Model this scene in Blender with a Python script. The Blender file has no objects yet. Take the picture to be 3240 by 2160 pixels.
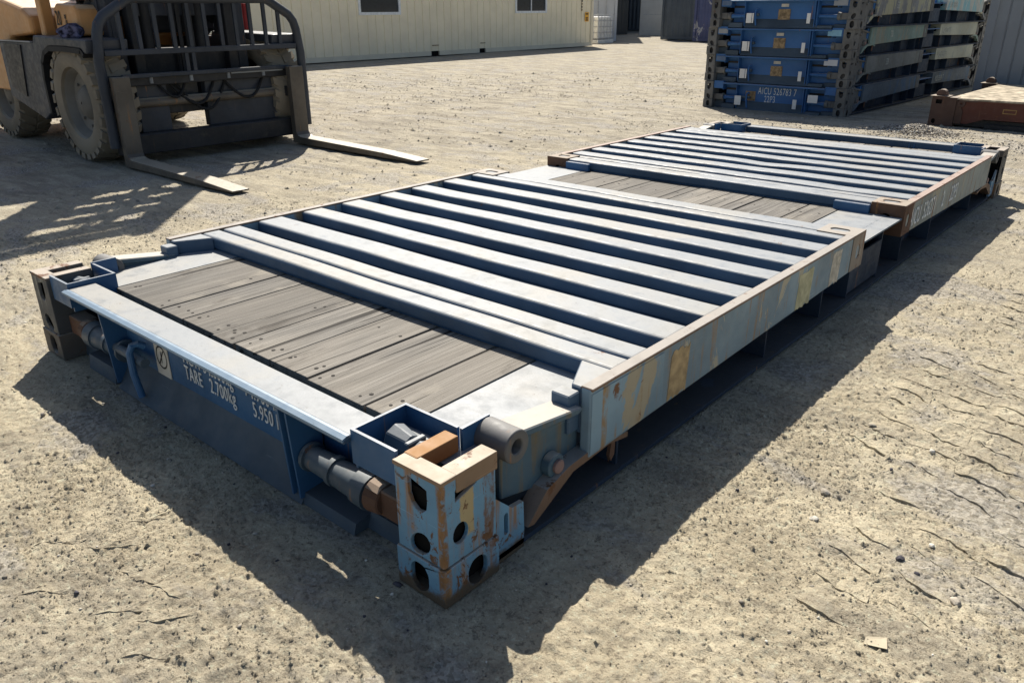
import bpy, math, random
import numpy as np
from mathutils import Vector, Matrix
from mathutils.geometry import tessellate_polygon

scene = bpy.context.scene
R = math.radians
# ------------------------------------------------------------------ camera
cam = bpy.data.cameras.new("camera")
cam.sensor_width = 36.0
cam.lens = 27.536
cam.clip_start = 0.05
cam.clip_end = 600.0
camo = bpy.data.objects.new("camera", cam)
scene.collection.objects.link(camo)
_yaw, _pitch, _roll = 2.2867, -0.402, -0.0045
fw = Vector((math.cos(_pitch) * math.cos(_yaw), math.cos(_pitch) * math.sin(_yaw), math.sin(_pitch)))
rt = fw.cross(Vector((0, 0, 1))).normalized()
up = rt.cross(fw)
r2 = rt * math.cos(_roll) + up * math.sin(_roll)
u2 = -rt * math.sin(_roll) + up * math.cos(_roll)
m = Matrix((r2, u2, -fw)).transposed().to_4x4()
m.translation = Vector((1.1195, -1.036, 1.3561))
camo.matrix_world = m
scene.camera = camo
# ------------------------------------------------------------------ sky and sun
SUN = Vector((-0.70, 0.645, 1.0)).normalized()
world = bpy.data.worlds.new("World")
scene.world = world
world.use_nodes = True
wn = world.node_tree
bg = wn.nodes["Background"]
sky = wn.nodes.new("ShaderNodeTexSky")
sky.sky_type = 'NISHITA'
sky.sun_disc = False
sky.sun_elevation = math.asin(SUN.z)
sky.sun_rotation = math.atan2(SUN.x, SUN.y)
sky.air_density = 1.0
sky.dust_density = 1.5
wn.links.new(sky.outputs[0], bg.inputs[0])
bg.inputs[1].default_value = 0.066
sl = bpy.data.lights.new("sun", 'SUN')
sl.energy = 5.0
sl.angle = R(0.5)
sl.color = (1.0, 0.94, 0.84)
so = bpy.data.objects.new("sun", sl)
scene.collection.objects.link(so)
so.rotation_euler = (-SUN).to_track_quat('-Z', 'Y').to_euler()
so.location = SUN * 50
vs = scene.view_settings
vs.view_transform = 'Standard'
vs.look = 'None'
vs.exposure = 0.60
vs.gamma = 1.0
vs.use_curve_mapping = False

# ------------------------------------------------------------------ materials
def new_mat(name):
    mt = bpy.data.materials.new(name)
    mt.use_nodes = True
    nt = mt.node_tree
    b = nt.nodes["Principled BSDF"]
    return mt, nt, b


class NG:
    """small node helper"""
    def __init__(s, nt):
        s.nt = nt
        s.geo = nt.nodes.new("ShaderNodeNewGeometry")
        s.tc = nt.nodes.new("ShaderNodeTexCoord")
        s.oi = nt.nodes.new("ShaderNodeObjectInfo")

    def pos(s, sx=1, sy=1, sz=1, rnd=0.0, coord='world'):
        n = s.nt.nodes.new("ShaderNodeMapping")
        s.nt.links.new(s.geo.outputs["Position"] if coord == 'world' else s.tc.outputs["Object"], n.inputs[0])
        n.inputs["Scale"].default_value = (sx, sy, sz)
        if rnd:
            c = s.nt.nodes.new("ShaderNodeVectorMath"); c.operation = 'SCALE'
            c.inputs[0].default_value = (rnd, rnd * 1.7, rnd * 0.6)
            s.nt.links.new(s.oi.outputs["Random"], c.inputs["Scale"])
            s.nt.links.new(c.outputs[0], n.inputs["Location"])
        return n.outputs[0]

    def noise(s, vec, scale, detail=5, rough=0.55, dist=0.0):
        n = s.nt.nodes.new("ShaderNodeTexNoise")
        s.nt.links.new(vec, n.inputs["Vector"])
        n.inputs["Scale"].default_value = scale
        n.inputs["Detail"].default_value = detail
        n.inputs["Roughness"].default_value = rough
        n.inputs["Distortion"].default_value = dist
        return n.outputs[0]

    def vor(s, vec, scale, feature='F1', out="Distance"):
        n = s.nt.nodes.new("ShaderNodeTexVoronoi")
        n.feature = feature
        s.nt.links.new(vec, n.inputs["Vector"])
        n.inputs["Scale"].default_value = scale
        return n.outputs[out]

    def ramp(s, fac, a, b, lo=0.0, hi=1.0):
        n = s.nt.nodes.new("ShaderNodeMapRange")
        n.interpolation_type = 'SMOOTHSTEP'
        s.nt.links.new(fac, n.inputs[0])
        n.inputs[1].default_value = a
        n.inputs[2].default_value = b
        n.inputs[3].default_value = lo
        n.inputs[4].default_value = hi
        return n.outputs[0]

    def math(s, op, a, b):
        n = s.nt.nodes.new("ShaderNodeMath")
        n.operation = op
        for i, v in enumerate((a, b)):
            if isinstance(v, (int, float)):
                n.inputs[i].default_value = v
            else:
                s.nt.links.new(v, n.inputs[i])
        return n.outputs[0]

    def mix(s, fac, a, b):
        n = s.nt.nodes.new("ShaderNodeMix")
        n.data_type = 'RGBA'
        if isinstance(fac, (int, float)):
            n.inputs[0].default_value = fac
        else:
            s.nt.links.new(fac, n.inputs[0])
        for i, v in ((6, a), (7, b)):
            if isinstance(v, tuple):
                n.inputs[i].default_value = (*v[:3], 1)
            else:
                s.nt.links.new(v, n.inputs[i])
        return n.outputs[2]

    def nz(s):
        n = s.nt.nodes.new("ShaderNodeSeparateXYZ")
        s.nt.links.new(s.geo.outputs["Normal"], n.inputs[0])
        return n.outputs[2]

    def xyz(s):
        n = s.nt.nodes.new("ShaderNodeSeparateXYZ")
        s.nt.links.new(s.geo.outputs["Position"], n.inputs[0])
        return n.outputs

    def bump(s, h, strength, dist, prev=None):
        n = s.nt.nodes.new("ShaderNodeBump")
        n.inputs["Strength"].default_value = strength
        n.inputs["Distance"].default_value = dist
        s.nt.links.new(h, n.inputs["Height"])
        if prev is not None:
            s.nt.links.new(prev, n.inputs["Normal"])
        return n.outputs[0]


def paint(name, col, rough=0.45, var=0.2, rust=0.0, streak=0.0, top=None, topk=0.0, dirt=0.0, patch=None, patchk=0.0,
          bump=0.15, spec=0.4, metallic=0.0, wear=(0.075, 0.035, 0.018), streakcol=(0.30, 0.14, 0.05), top2=None):
    """weathered painted steel: tone drift, patches of older paint, dust, bleaching and painted-in sun glare on top faces, rust runs"""
    mt, nt, b = new_mat(name)
    g = NG(nt)
    P = g.pos()
    n1 = g.noise(P, 2.3, 4)
    n2 = g.noise(P, 17, 6, 0.65)
    dark = tuple(c * (1 - var) for c in col)
    lite = tuple(min(1, c * (1 + var)) for c in col)
    c = g.mix(g.ramp(n1, 0.3, 0.7), dark, lite)
    if patch is not None:
        pm = g.ramp(g.noise(g.pos(1.0, 2.2, 0.7), 2.6, 9, 0.68, 0.6), 0.61 - patchk * 0.2, 0.625 - patchk * 0.2)
        c = g.mix(pm, c, patch)
    if streak > 0:
        sn = g.noise(g.pos(24, 24, 1.0), 1.0, 5, 0.6)
        sm = g.ramp(sn, 0.66 - streak * 0.22, 0.78 - streak * 0.2)
        sm = g.math('MULTIPLY', sm, g.ramp(g.noise(g.pos(7, 7, 5), 1.0, 6, 0.7), 0.42, 0.56))
        c = g.mix(sm, c, streakcol)
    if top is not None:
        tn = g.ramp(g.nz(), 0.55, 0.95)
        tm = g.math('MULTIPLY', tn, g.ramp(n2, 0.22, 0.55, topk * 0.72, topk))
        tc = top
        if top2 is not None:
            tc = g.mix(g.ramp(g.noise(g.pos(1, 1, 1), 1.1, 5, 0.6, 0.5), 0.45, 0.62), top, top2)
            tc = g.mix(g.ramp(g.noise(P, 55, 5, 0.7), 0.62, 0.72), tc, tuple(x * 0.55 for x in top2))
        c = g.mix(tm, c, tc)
    if dirt > 0:
        dm = g.ramp(g.noise(P, 5.5, 7, 0.7), 0.62 - dirt * 0.2, 0.82 - dirt * 0.1, 0, dirt)
        c = g.mix(dm, c, (0.17, 0.14, 0.10))
    if rust > 0:
        rn = g.noise(P, 9, 9, 0.72, 0.4)
        rm = g.ramp(rn, 0.72 - rust * 0.28, 0.76 - rust * 0.24)
        rc = g.mix(n2, wear, (0.21, 0.09, 0.035))
        c = g.mix(rm, c, rc)
    if rust > 0.05:
        # fine chips and scuffs
        cn = g.noise(P, 42, 8, 0.78, 0.5)
        cm = g.math('MULTIPLY', g.ramp(cn, 0.655 - rust * 0.06, 0.675 - rust * 0.06), g.ramp(g.noise(P, 3.1, 3), 0.42, 0.6, 0.15, 0.85))
        c = g.mix(cm, c, wear)
        sc_ = g.math('MULTIPLY', g.ramp(g.noise(g.pos(3, 3, 160), 1.0, 4, 0.6, 0.2), 0.69, 0.71), 0.45)
        c = g.mix(sc_, c, tuple(min(1, x * 1.7 + 0.05) for x in col))
    nt.links.new(c, b.inputs["Base Color"])
    rr = g.ramp(n2, 0.2, 0.8, max(0.05, rough - 0.12), min(1, rough + 0.2))
    nt.links.new(rr, b.inputs["Roughness"])
    b.inputs["Specular IOR Level"].default_value = spec
    b.inputs["Metallic"].default_value = metallic
    bp = g.bump(g.noise(P, 60, 6, 0.7), bump, 0.004)
    bp = g.bump(n1, bump, 0.02, bp)
    nt.links.new(bp, b.inputs["Normal"])
    return mt


def plain(name, col, rough=0.6, spec=0.3, metallic=0.0, var=0.12, scale=12):
    mt, nt, b = new_mat(name)
    g = NG(nt)
    n = g.noise(g.pos(), scale, 5)
    c = g.mix(g.ramp(n, 0.3, 0.7), tuple(x * (1 - var) for x in col), tuple(min(1, x * (1 + var)) for x in col))
    nt.links.new(c, b.inputs["Base Color"])
    b.inputs["Roughness"].default_value = rough
    b.inputs["Specular IOR Level"].default_value = spec
    b.inputs["Metallic"].default_value = metallic
    return mt


BLUE = (0.030, 0.102, 0.22)
PALE = (0.30, 0.312, 0.318)  # pale top colour: chalky dust plus painted-in sun glare
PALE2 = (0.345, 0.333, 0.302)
M = {}
M['deck'] = paint('bleached_glare_top_blue_paint', (0.046, 0.088, 0.145), 0.52, 0.2, 0.24, 0, PALE, 0.92, 0.2, top2=PALE2, spec=0.35)
M['blue'] = paint('blue_paint', BLUE, 0.45, 0.2, 0.06, 0.15, PALE, 0.75, 0.15, spec=0.4)
M['skirt'] = paint('grey_blue_paint', (0.06, 0.085, 0.11), 0.6, 0.2, 0.08, 0.0, (0.10, 0.10, 0.10), 0.5, 0.3)
M['light'] = paint('light_blue_chipped_paint', (0.16, 0.34, 0.50), 0.5, 0.15, 0.30, 0.62, (0.50, 0.42, 0.32), 0.9, 0.05,
                   (0.42, 0.34, 0.20), 0.35, streakcol=(0.36, 0.19, 0.07))
M['casting'] = paint('rusted_casting', (0.13, 0.115, 0.10), 0.7, 0.25, 0.55, 0.4, (0.46, 0.40, 0.33), 0.85, 0.2)
M['side1'] = paint('weathered_grey_blue_side', (0.185, 0.265, 0.32), 0.55, 0.2, 0.26, 0.6, (0.42, 0.39, 0.35), 0.95, 0.2,
                   (0.40, 0.37, 0.28), 0.10, streakcol=(0.27, 0.18, 0.10))
M['side2'] = paint('weathered_grey_green_side', (0.23, 0.26, 0.25), 0.6, 0.2, 0.28, 0.65, (0.44, 0.36, 0.31), 0.95, 0.2,
                   (0.33, 0.31, 0.24), 0.2, streakcol=(0.22, 0.13, 0.08))
M['rust'] = paint('rusted_steel', (0.13, 0.07, 0.045), 0.8, 0.3, 0.4, 0.2, (0.46, 0.36, 0.28), 0.75, 0.2)
M['dark'] = plain('dark_greasy_steel', (0.02, 0.021, 0.022), 0.6)
M['hole'] = plain('cavity_shade_black', (0.008, 0.008, 0.008), 0.9, 0.1)  # black standing in for the shade inside hollow parts
M['steel'] = paint('worn_grey_steel', (0.22, 0.24, 0.26), 0.45, 0.2, 0.2, 0.2, (0.45, 0.44, 0.42), 0.7, 0.1, spec=0.5)
M['white'] = paint('chalky_white_paint', (0.72, 0.72, 0.70), 0.55, 0.06, 0.04, 0.05, None, 0, 0.2)
M['letter'] = plain('white_lettering_paint', (0.66, 0.70, 0.72), 0.5, 0.3, 0, 0.15, 40)
M['letter_black'] = plain('black_lettering_paint', (0.02, 0.02, 0.02), 0.5)
M['sticker'] = plain('off_white_sticker', (0.55, 0.53, 0.47), 0.5)
M['gold'] = plain('brass_plate', (0.24, 0.175, 0.10), 0.5, 0.4, 0.2, 0.45, 30)
M['bolt'] = plain('dark_bolt_head', (0.018, 0.014, 0.011), 0.8)


def wood_mat(name, lo, hi):
    mt, nt, b = new_mat(name)
    g = NG(nt)
    Pn = g.pos(1, 1, 1, 37.0)
    gr = g.noise(g.pos(55, 1.1, 55, 37.0), 1.0, 6, 0.65, 0.6)
    fine = g.noise(g.pos(240, 3.0, 240, 37.0), 1.0, 4, 0.6)
    big = g.noise(g.pos(3, 0.8, 3, 37.0), 1.0, 4)
    c = g.mix(g.ramp(gr, 0.3, 0.72), lo, hi)
    c = g.mix(g.ramp(fine, 0.42, 0.62, 0, 0.7), c, tuple(x * 0.5 for x in lo))
    c = g.mix(g.ramp(big, 0.35, 0.65, 0, 0.5), c, (hi[0] * 1.12, hi[1] * 1.06, hi[2] * 0.98))
    rnd = g.math('MULTIPLY', g.oi.outputs["Random"], 0.6)
    c = g.mix(rnd, c, tuple(x * 0.8 for x in lo))
    stain = g.ramp(g.noise(g.pos(7, 2.2, 7, 91.0), 1.0, 7, 0.7, 0.8), 0.55, 0.68, 0, 0.6)
    c = g.mix(stain, c, (0.075, 0.064, 0.052))
    dustm = g.ramp(g.noise(g.pos(5, 3.0, 5, 17.0), 1.0, 6, 0.7), 0.56, 0.70, 0, 0.45)
    c = g.mix(dustm, c, (0.36, 0.325, 0.265))
    crack = g.ramp(g.noise(g.pos(34, 0.7, 34, 53.0), 1.0, 3, 0.5, 0.3), 0.635, 0.655)
    c = g.mix(g.math('MULTIPLY', crack, 0.9), c, (0.022, 0.019, 0.016))
    nt.links.new(c, b.inputs["Base Color"])
    b.inputs["Roughness"].default_value = 0.85
    b.inputs["Specular IOR Level"].default_value = 0.25
    bp = g.bump(fine, 0.5, 0.003)
    bp = g.bump(gr, 0.5, 0.006, bp)
    nt.links.new(bp, b.inputs["Normal"])
    return mt


M['wood'] = wood_mat('weathered_grey_timber', (0.118, 0.110, 0.099), (0.335, 0.315, 0.28))
M['endgrain'] = M['wood']


def ground_mat():
    mt, nt, b = new_mat('dry_dirt')
    g = NG(nt)
    P = g.pos()
    big = g.noise(P, 0.35, 5, 0.6)
    mid = g.noise(P, 2.2, 7, 0.65, 0.4)
    fin = g.noise(P, 22, 8, 0.7)
    vf = g.noise(P, 130, 5, 0.7)
    swp = g.noise(g.pos(0.9, 3.2, 1), 1.6, 6, 0.68, 0.8)
    pat = g.noise(P, 6.5, 7, 0.72, 0.3)
    c = g.mix(g.ramp(mid, 0.34, 0.66), (0.468, 0.394, 0.263), (0.650, 0.559, 0.380))
    c = g.mix(g.ramp(swp, 0.45, 0.66, 0, 0.75), c, (0.332, 0.286, 0.211))
    c = g.mix(g.ramp(big, 0.42, 0.66, 0, 0.55), c, (0.370, 0.324, 0.246))
    c = g.mix(g.ramp(pat, 0.54, 0.68, 0, 0.65), c, (0.293, 0.248, 0.175))
    c = g.mix(g.ramp(pat, 0.44, 0.34, 0, 0.55), c, (0.680, 0.616, 0.433))
    c = g.mix(g.ramp(fin, 0.52, 0.74, 0, 0.5), c, (0.286, 0.235, 0.164))
    c = g.mix(g.ramp(vf, 0.56, 0.70, 0, 0.55), c, (0.680, 0.635, 0.468))
    g60 = g.noise(P, 58, 7, 0.78, 0.2)
    c = g.mix(g.ramp(g60, 0.535, 0.61, 0, 0.8), c, (0.215, 0.178, 0.123))
    c = g.mix(g.ramp(g60, 0.44, 0.37, 0, 0.6), c, (0.680, 0.680, 0.491))
    # far ground: grey mottling, darkened in colour for the missing relief shade
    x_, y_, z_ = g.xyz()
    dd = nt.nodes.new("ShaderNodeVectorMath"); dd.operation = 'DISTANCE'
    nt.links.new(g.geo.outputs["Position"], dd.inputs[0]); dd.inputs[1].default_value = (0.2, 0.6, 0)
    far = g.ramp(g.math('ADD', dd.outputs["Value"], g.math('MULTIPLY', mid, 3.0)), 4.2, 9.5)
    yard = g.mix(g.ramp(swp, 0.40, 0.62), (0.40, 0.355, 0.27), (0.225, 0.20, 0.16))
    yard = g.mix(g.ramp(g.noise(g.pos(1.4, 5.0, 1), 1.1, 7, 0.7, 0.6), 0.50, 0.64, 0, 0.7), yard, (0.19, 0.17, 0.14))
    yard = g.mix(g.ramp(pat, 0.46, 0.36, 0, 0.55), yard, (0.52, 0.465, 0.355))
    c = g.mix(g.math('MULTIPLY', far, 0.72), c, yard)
    # gravelly grey speckle
    ve = g.vor(P, 75, 'F1', "Distance")
    sp = g.math('MULTIPLY', g.ramp(ve, 0.32, 0.12), g.ramp(g.noise(P, 6.5, 4), 0.5, 0.66))
    c = g.mix(g.math('MULTIPLY', sp, 0.7), c, (0.195, 0.171, 0.135))
    # drifts of fine grey gravel between the dusty crust
    gp_ = g.ramp(g.noise(g.pos(1.0, 1.6, 1), 1.5, 7, 0.66, 0.7), 0.50, 0.60)
    gcol = g.vor(P, 95, 'F1', "Color")
    sep = nt.nodes.new("ShaderNodeSeparateColor"); nt.links.new(gcol, sep.inputs[0])
    grv = g.mix(g.ramp(sep.outputs[0], 0.1, 0.9), (0.19, 0.175, 0.155), (0.50, 0.465, 0.41))
    c = g.mix(g.math('MULTIPLY', gp_, 0.62), c, grv)
    hs = nt.nodes.new("ShaderNodeHueSaturation")
    hs.inputs["Saturation"].default_value = 0.90
    hs.inputs["Value"].default_value = 0.97
    nt.links.new(c, hs.inputs["Color"])
    c = hs.outputs[0]
    nt.links.new(c, b.inputs["Base Color"])
    b.inputs["Roughness"].default_value = 0.95
    b.inputs["Specular IOR Level"].default_value = 0.12
    bp = g.bump(g60, 0.8, 0.012)
    bp = g.bump(vf, 0.6, 0.005, bp)
    bp = g.bump(fin, 0.6, 0.018, bp)
    bp = g.bump(pat, 0.4, 0.02, bp)
    bp = g.bump(mid, 0.35, 0.06, bp)
    nt.links.new(bp, b.inputs["Normal"])
    return mt


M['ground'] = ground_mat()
M['stone'] = plain('pale_stone', (0.36, 0.32, 0.26), 0.9, 0.15, 0, 0.45, 30)
M['stone_white'] = plain('whitish_stone', (0.62, 0.58, 0.50), 0.85, 0.2, 0, 0.1, 60)
M['stone_dark'] = plain('dark_stone', (0.07, 0.065, 0.075), 0.8, 0.25, 0, 0.3, 60)
M['card'] = plain('buff_card', (0.45, 0.39, 0.28), 0.8)
M['cream'] = paint('cream_sheet_paint', (0.84, 0.755, 0.56), 0.5, 0.05, 0.0, 0.18, None, 0, 0.12, streakcol=(0.60, 0.53, 0.40), bump=0.05)
M['cream_dark'] = paint('cream_frame_paint', (0.70, 0.64, 0.50), 0.5, 0.05, 0.03, 0.2, None, 0, 0.2, streakcol=(0.4, 0.34, 0.25))
M['glass'] = plain('dark_window_glass', (0.02, 0.026, 0.035), 0.08, 0.6)
M['frame_white'] = plain('white_window_frame', (0.75, 0.77, 0.78), 0.4)
M['yellow'] = plain('yellow_sticker', (0.80, 0.42, 0.05), 0.5)
M['grey_cont'] = paint('grey_container_paint', (0.27, 0.29, 0.31), 0.5, 0.06, 0.03, 0.1, None, 0, 0.1, streakcol=(0.2, 0.2, 0.2))
M['grey_dark'] = paint('dark_grey_container_paint', (0.10, 0.12, 0.14), 0.5, 0.1, 0.04, 0.15, None, 0, 0.1, streakcol=(0.05, 0.05, 0.05))
M['grey_black'] = paint('near_black_container_paint', (0.035, 0.042, 0.05), 0.5, 0.1, 0.04, 0.15, None, 0, 0.1)
M['cont_white'] = paint('white_container_paint', (0.52, 0.54, 0.57), 0.5, 0.06, 0.06, 0.2, None, 0, 0.15, streakcol=(0.3, 0.28, 0.25))
M['cont_grey'] = paint('pale_grey_container_paint', (0.52, 0.52, 0.50), 0.5, 0.06, 0.04, 0.1, None, 0, 0.1)
M['cont_blue'] = paint('violet_blue_paint', (0.06, 0.075, 0.17), 0.5, 0.1, 0.05, 0.2, None, 0, 0.1, (0.34, 0.34, 0.36), 0.1)
M['plastic'] = plain('white_tank_plastic', (0.72, 0.72, 0.70), 0.4, 0.4)
M['galv'] = plain('galvanised_tube', (0.45, 0.46, 0.47), 0.4, 0.5, 0.6)
M['red'] = paint('red_oxide_paint', (0.105, 0.038, 0.026), 0.7, 0.2, 0.25, 0.2, (0.40, 0.34, 0.27), 0.85, 0.35)
M['red_post'] = paint('dusty_brown_steel', (0.085, 0.05, 0.038), 0.75, 0.2, 0.3, 0.2, (0.42, 0.36, 0.29), 0.85, 0.35)
M['ply'] = plain('dusty_plywood', (0.42, 0.365, 0.28), 0.9, 0.1, 0, 0.5, 9)
M['ochre'] = plain('ochre_marking', (0.35, 0.22, 0.08), 0.6)
M['orange'] = paint('faded_orange_paint', (0.50, 0.25, 0.085), 0.45, 0.12, 0.05, 0.15, (0.72, 0.58, 0.40), 0.8, 0.3, spec=0.5)
M['fork_grey'] = paint('dark_grey_machine_paint', (0.036, 0.042, 0.054), 0.5, 0.25, 0.08, 0.12, (0.13, 0.13, 0.13), 0.7, 0.12)
M['fork_dark'] = paint('greasy_black_steel', (0.02, 0.021, 0.024), 0.5, 0.3, 0.06, 0.1, (0.10, 0.095, 0.09), 0.6, 0.3)
M['fork_steel'] = paint('worn_fork_steel', (0.105, 0.088, 0.068), 0.5, 0.3, 0.4, 0.2, (0.42, 0.365, 0.275), 0.8, 0.35, spec=0.5)  # top colour holds dust and the sunlit tone, base the shaded brown
M['tyre'] = paint('dusty_tyre_rubber', (0.24, 0.205, 0.155), 0.9, 0.2, 0.0, 0.0, (0.42, 0.38, 0.31), 0.8, 0.25, spec=0.2)
M['rim'] = paint('dusty_rim', (0.16, 0.15, 0.13), 0.7, 0.2, 0.15, 0.0, None, 0, 0.3)
M['rubber'] = plain('black_rubber', (0.015, 0.015, 0.016), 0.7)
M['cloth'] = plain('bunched_dark_cloth', (0.08, 0.08, 0.13), 0.9, 0.1, 0, 0.9, 25)
M['redlamp'] = plain('red_extinguisher', (0.35, 0.03, 0.03), 0.4)

# ------------------------------------------------------------------ mesh helpers
COL = scene.collection


class MB:
    def __init__(s):
        s.v = []
        s.f = []

    def add(s, vs_, fs):
        o = len(s.v)
        s.v += [tuple(p) for p in vs_]
        s.f += [tuple(i + o for i in f) for f in fs]
        return s

    def box(s, x0, x1, y0, y1, z0, z1):
        v = [(x0, y0, z0), (x1, y0, z0), (x1, y1, z0), (x0, y1, z0), (x0, y0, z1), (x1, y0, z1), (x1, y1, z1), (x0, y1, z1)]
        return s.add(v, [(0, 3, 2, 1), (4, 5, 6, 7), (0, 1, 5, 4), (1, 2, 6, 5), (2, 3, 7, 6), (3, 0, 4, 7)])

    def prism(s, pts, axis, a0, a1):
        """pts: ccw polygon in the other two axes (x:(y,z) y:(x,z) z:(x,y))"""
        n = len(pts)
        def P(p, a):
            return {'x': (a, p[0], p[1]), 'y': (p[0], a, p[1]), 'z': (p[0], p[1], a)}[axis]
        v = [P(p, a0) for p in pts] + [P(p, a1) for p in pts]
        f = [tuple(range(n - 1, -1, -1)), tuple(range(n, 2 * n))]
        f += [(i, (i + 1) % n, n + (i + 1) % n, n + i) for i in range(n)]
        if axis == 'y':
            f = [q[::-1] for q in f]
        return s.add(v, f)

    def cyl(s, c, axis, r, a0, a1, n=20, r1=None, hole=0.0):
        r1 = r if r1 is None else r1
        def P(k, rr, a):
            t = 2 * math.pi * k / n
            p, q = rr * math.cos(t), rr * math.sin(t)
            return {'x': (a, c[0] + p, c[1] + q), 'y': (c[0] + q, a, c[1] + p), 'z': (c[0] + p, c[1] + q, a)}[axis]
        v = [P(k, r, a0) for k in range(n)] + [P(k, r1, a1) for k in range(n)]
        f = [(k, (k + 1) % n, n + (k + 1) % n, n + k) for k in range(n)]
        if hole:
            v += [P(k, hole, a0) for k in range(n)] + [P(k, hole, a1) for k in range(n)]
            f += [(2 * n + (k + 1) % n, 2 * n + k, 3 * n + k, 3 * n + (k + 1) % n) for k in range(n)]
            f += [((k + 1) % n, k, 2 * n + k, 2 * n + (k + 1) % n) for k in range(n)]
            f += [(n + k, n + (k + 1) % n, 3 * n + (k + 1) % n, 3 * n + k) for k in range(n)]
        else:
            f += [tuple(range(n - 1, -1, -1)), tuple(range(n, 2 * n))]
        return s.add(v, f)

    def lathe(s, c, axis, prof, n=48):
        """prof: list of (along, radius)"""
        v = []
        for a, r in prof:
            for k in range(n):
                t = 2 * math.pi * k / n
                p, q = r * math.cos(t), r * math.sin(t)
                v.append({'x': (a, c[0] + p, c[1] + q), 'y': (c[0] + q, a, c[1] + p)}[axis])
        f = []
        for i in range(len(prof) - 1):
            for k in range(n):
                f.append((i * n + k, i * n + (k + 1) % n, (i + 1) * n + (k + 1) % n, (i + 1) * n + k))
        return s.add(v, f)

    def tube(s, path, r, n=10):
        path = [Vector(p) for p in path]
        v = []
        prev = None
        for i, p in enumerate(path):
            d = (path[min(i + 1, len(path) - 1)] - path[max(i - 1, 0)]).normalized()
            if prev is None:
                a = d.orthogonal().normalized()
            else:
                a = (prev - d * prev.dot(d)).normalized()
            prev = a
            bb = d.cross(a)
            for k in range(n):
                t = 2 * math.pi * k / n
                v.append(tuple(p + (a * math.cos(t) + bb * math.sin(t)) * r))
        f = []
        for i in range(len(path) - 1):
            for k in range(n):
                f.append((i * n + k, i * n + (k + 1) % n, (i + 1) * n + (k + 1) % n, (i + 1) * n + k))
        f += [tuple(range(n - 1, -1, -1)), tuple(range((len(path) - 1) * n, len(path) * n))]
        return s.add(v, f)

    def plate(s, o, u, w, outline, holes, t, rimmed=True):
        """flat plate with holes: o origin, u,w axes, outline/hole loops ccw in (u,w); thickness t against normal u x w"""
        o, u, w = Vector(o), Vector(u), Vector(w)
        nrm = u.cross(w).normalized()
        loops = [outline] + holes
        polys = [[Vector((p[0], p[1], 0)) for p in lp] for lp in loops]
        flat = [p for lp in loops for p in lp]
        tris = tessellate_polygon(polys)
        front = [tuple(o + u * p[0] + w * p[1]) for p in flat]
        back = [tuple(o + u * p[0] + w * p[1] - nrm * t) for p in flat]
        n = len(flat)
        f = []
        for a, b2, c in tris:
            pa, pb, pc = flat[a], flat[b2], flat[c]
            ar = (pb[0] - pa[0]) * (pc[1] - pa[1]) - (pb[1] - pa[1]) * (pc[0] - pa[0])
            if ar < 0:
                a, c = c, a
            f.append((a, b2, c))
            f.append((n + c, n + b2, n + a))
        k = 0
        for li, lp in enumerate(loops):
            m_ = len(lp)
            if li == 0 and not rimmed:
                k += m_
                continue
            ar = sum(lp[i][0] * lp[(i + 1) % m_][1] - lp[(i + 1) % m_][0] * lp[i][1] for i in range(m_))
            for i in range(m_):
                a, b2 = k + i, k + (i + 1) % m_
                outward = (ar > 0) == (li == 0)
                f.append((b2, a, n + a, n + b2) if outward else (a, b2, n + b2, n + a))
            k += m_
        return s.add(front + back, f)

    def xf(s, fn, flip=False):
        s.v = [fn(p) for p in s.v]
        if flip:
            s.f = [q[::-1] for q in s.f]
        return s

    def clusters(s, tol=0.004):
        par = list(range(len(s.v)))
        def find(a):
            while par[a] != a:
                par[a] = par[par[a]]
                a = par[a]
            return a
        for f in s.f:
            r0 = find(f[0])
            for i in f[1:]:
                r1 = find(i)
                if r1 != r0:
                    par[r1] = r0
        groups = {}
        for i in range(len(s.v)):
            groups.setdefault(find(i), []).append(i)
        items = []
        for ids in groups.values():
            c = [s.v[i] for i in ids]
            lo = [min(p[k] for p in c) - tol for k in range(3)]
            hi = [max(p[k] for p in c) + tol for k in range(3)]
            items.append([lo, hi, list(ids)])
        merged = True
        while merged:
            merged = False
            for i in range(len(items)):
                for j in range(i + 1, len(items)):
                    a, c = items[i], items[j]
                    if all(a[0][k] <= c[1][k] and c[0][k] <= a[1][k] for k in range(3)):
                        a[2] += c[2]
                        a[0] = [min(x, y) for x, y in zip(a[0], c[0])]
                        a[1] = [max(x, y) for x, y in zip(a[1], c[1])]
                        items.pop(j)
                        merged = True
                        break
                if merged:
                    break
        return [it[2] for it in items]

    def weld(s):
        mp, nv, idx = {}, [], []
        for p in s.v:
            k = (round(p[0], 5), round(p[1], 5), round(p[2], 5))
            if k not in mp:
                mp[k] = len(nv)
                nv.append(p)
            idx.append(mp[k])
        s.v = nv
        s.f = [q for q in (tuple(idx[i] for i in f) for f in s.f) if len(set(q)) == len(q)]
        return s

    def build(s, name, mat, parent=None, bevel=0.0, seg=1, smooth=False, whole=False):
        if parent is not None and not whole and len(s.v) < 1500:
            cl = s.clusters()
            if len(cl) > 1:
                first = None
                for ids in cl:
                    mp = {i: k for k, i in enumerate(sorted(ids))}
                    b = MB()
                    b.v = [s.v[i] for i in sorted(ids)]
                    b.f = [tuple(mp[i] for i in f) for f in s.f if f[0] in mp]
                    o = b.build(name, mat, parent, bevel, seg, smooth, True)
                    first = first or o
                return first
        me = bpy.data.meshes.new(name)
        me.from_pydata(s.v, [], s.f)
        me.update()
        if smooth:
            me.polygons.foreach_set("use_smooth", [True] * len(me.polygons))
            try:
                me.set_sharp_from_angle(angle=R(38))
            except Exception:
                pass
        me.materials.append(M[mat] if isinstance(mat, str) else mat)
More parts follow.
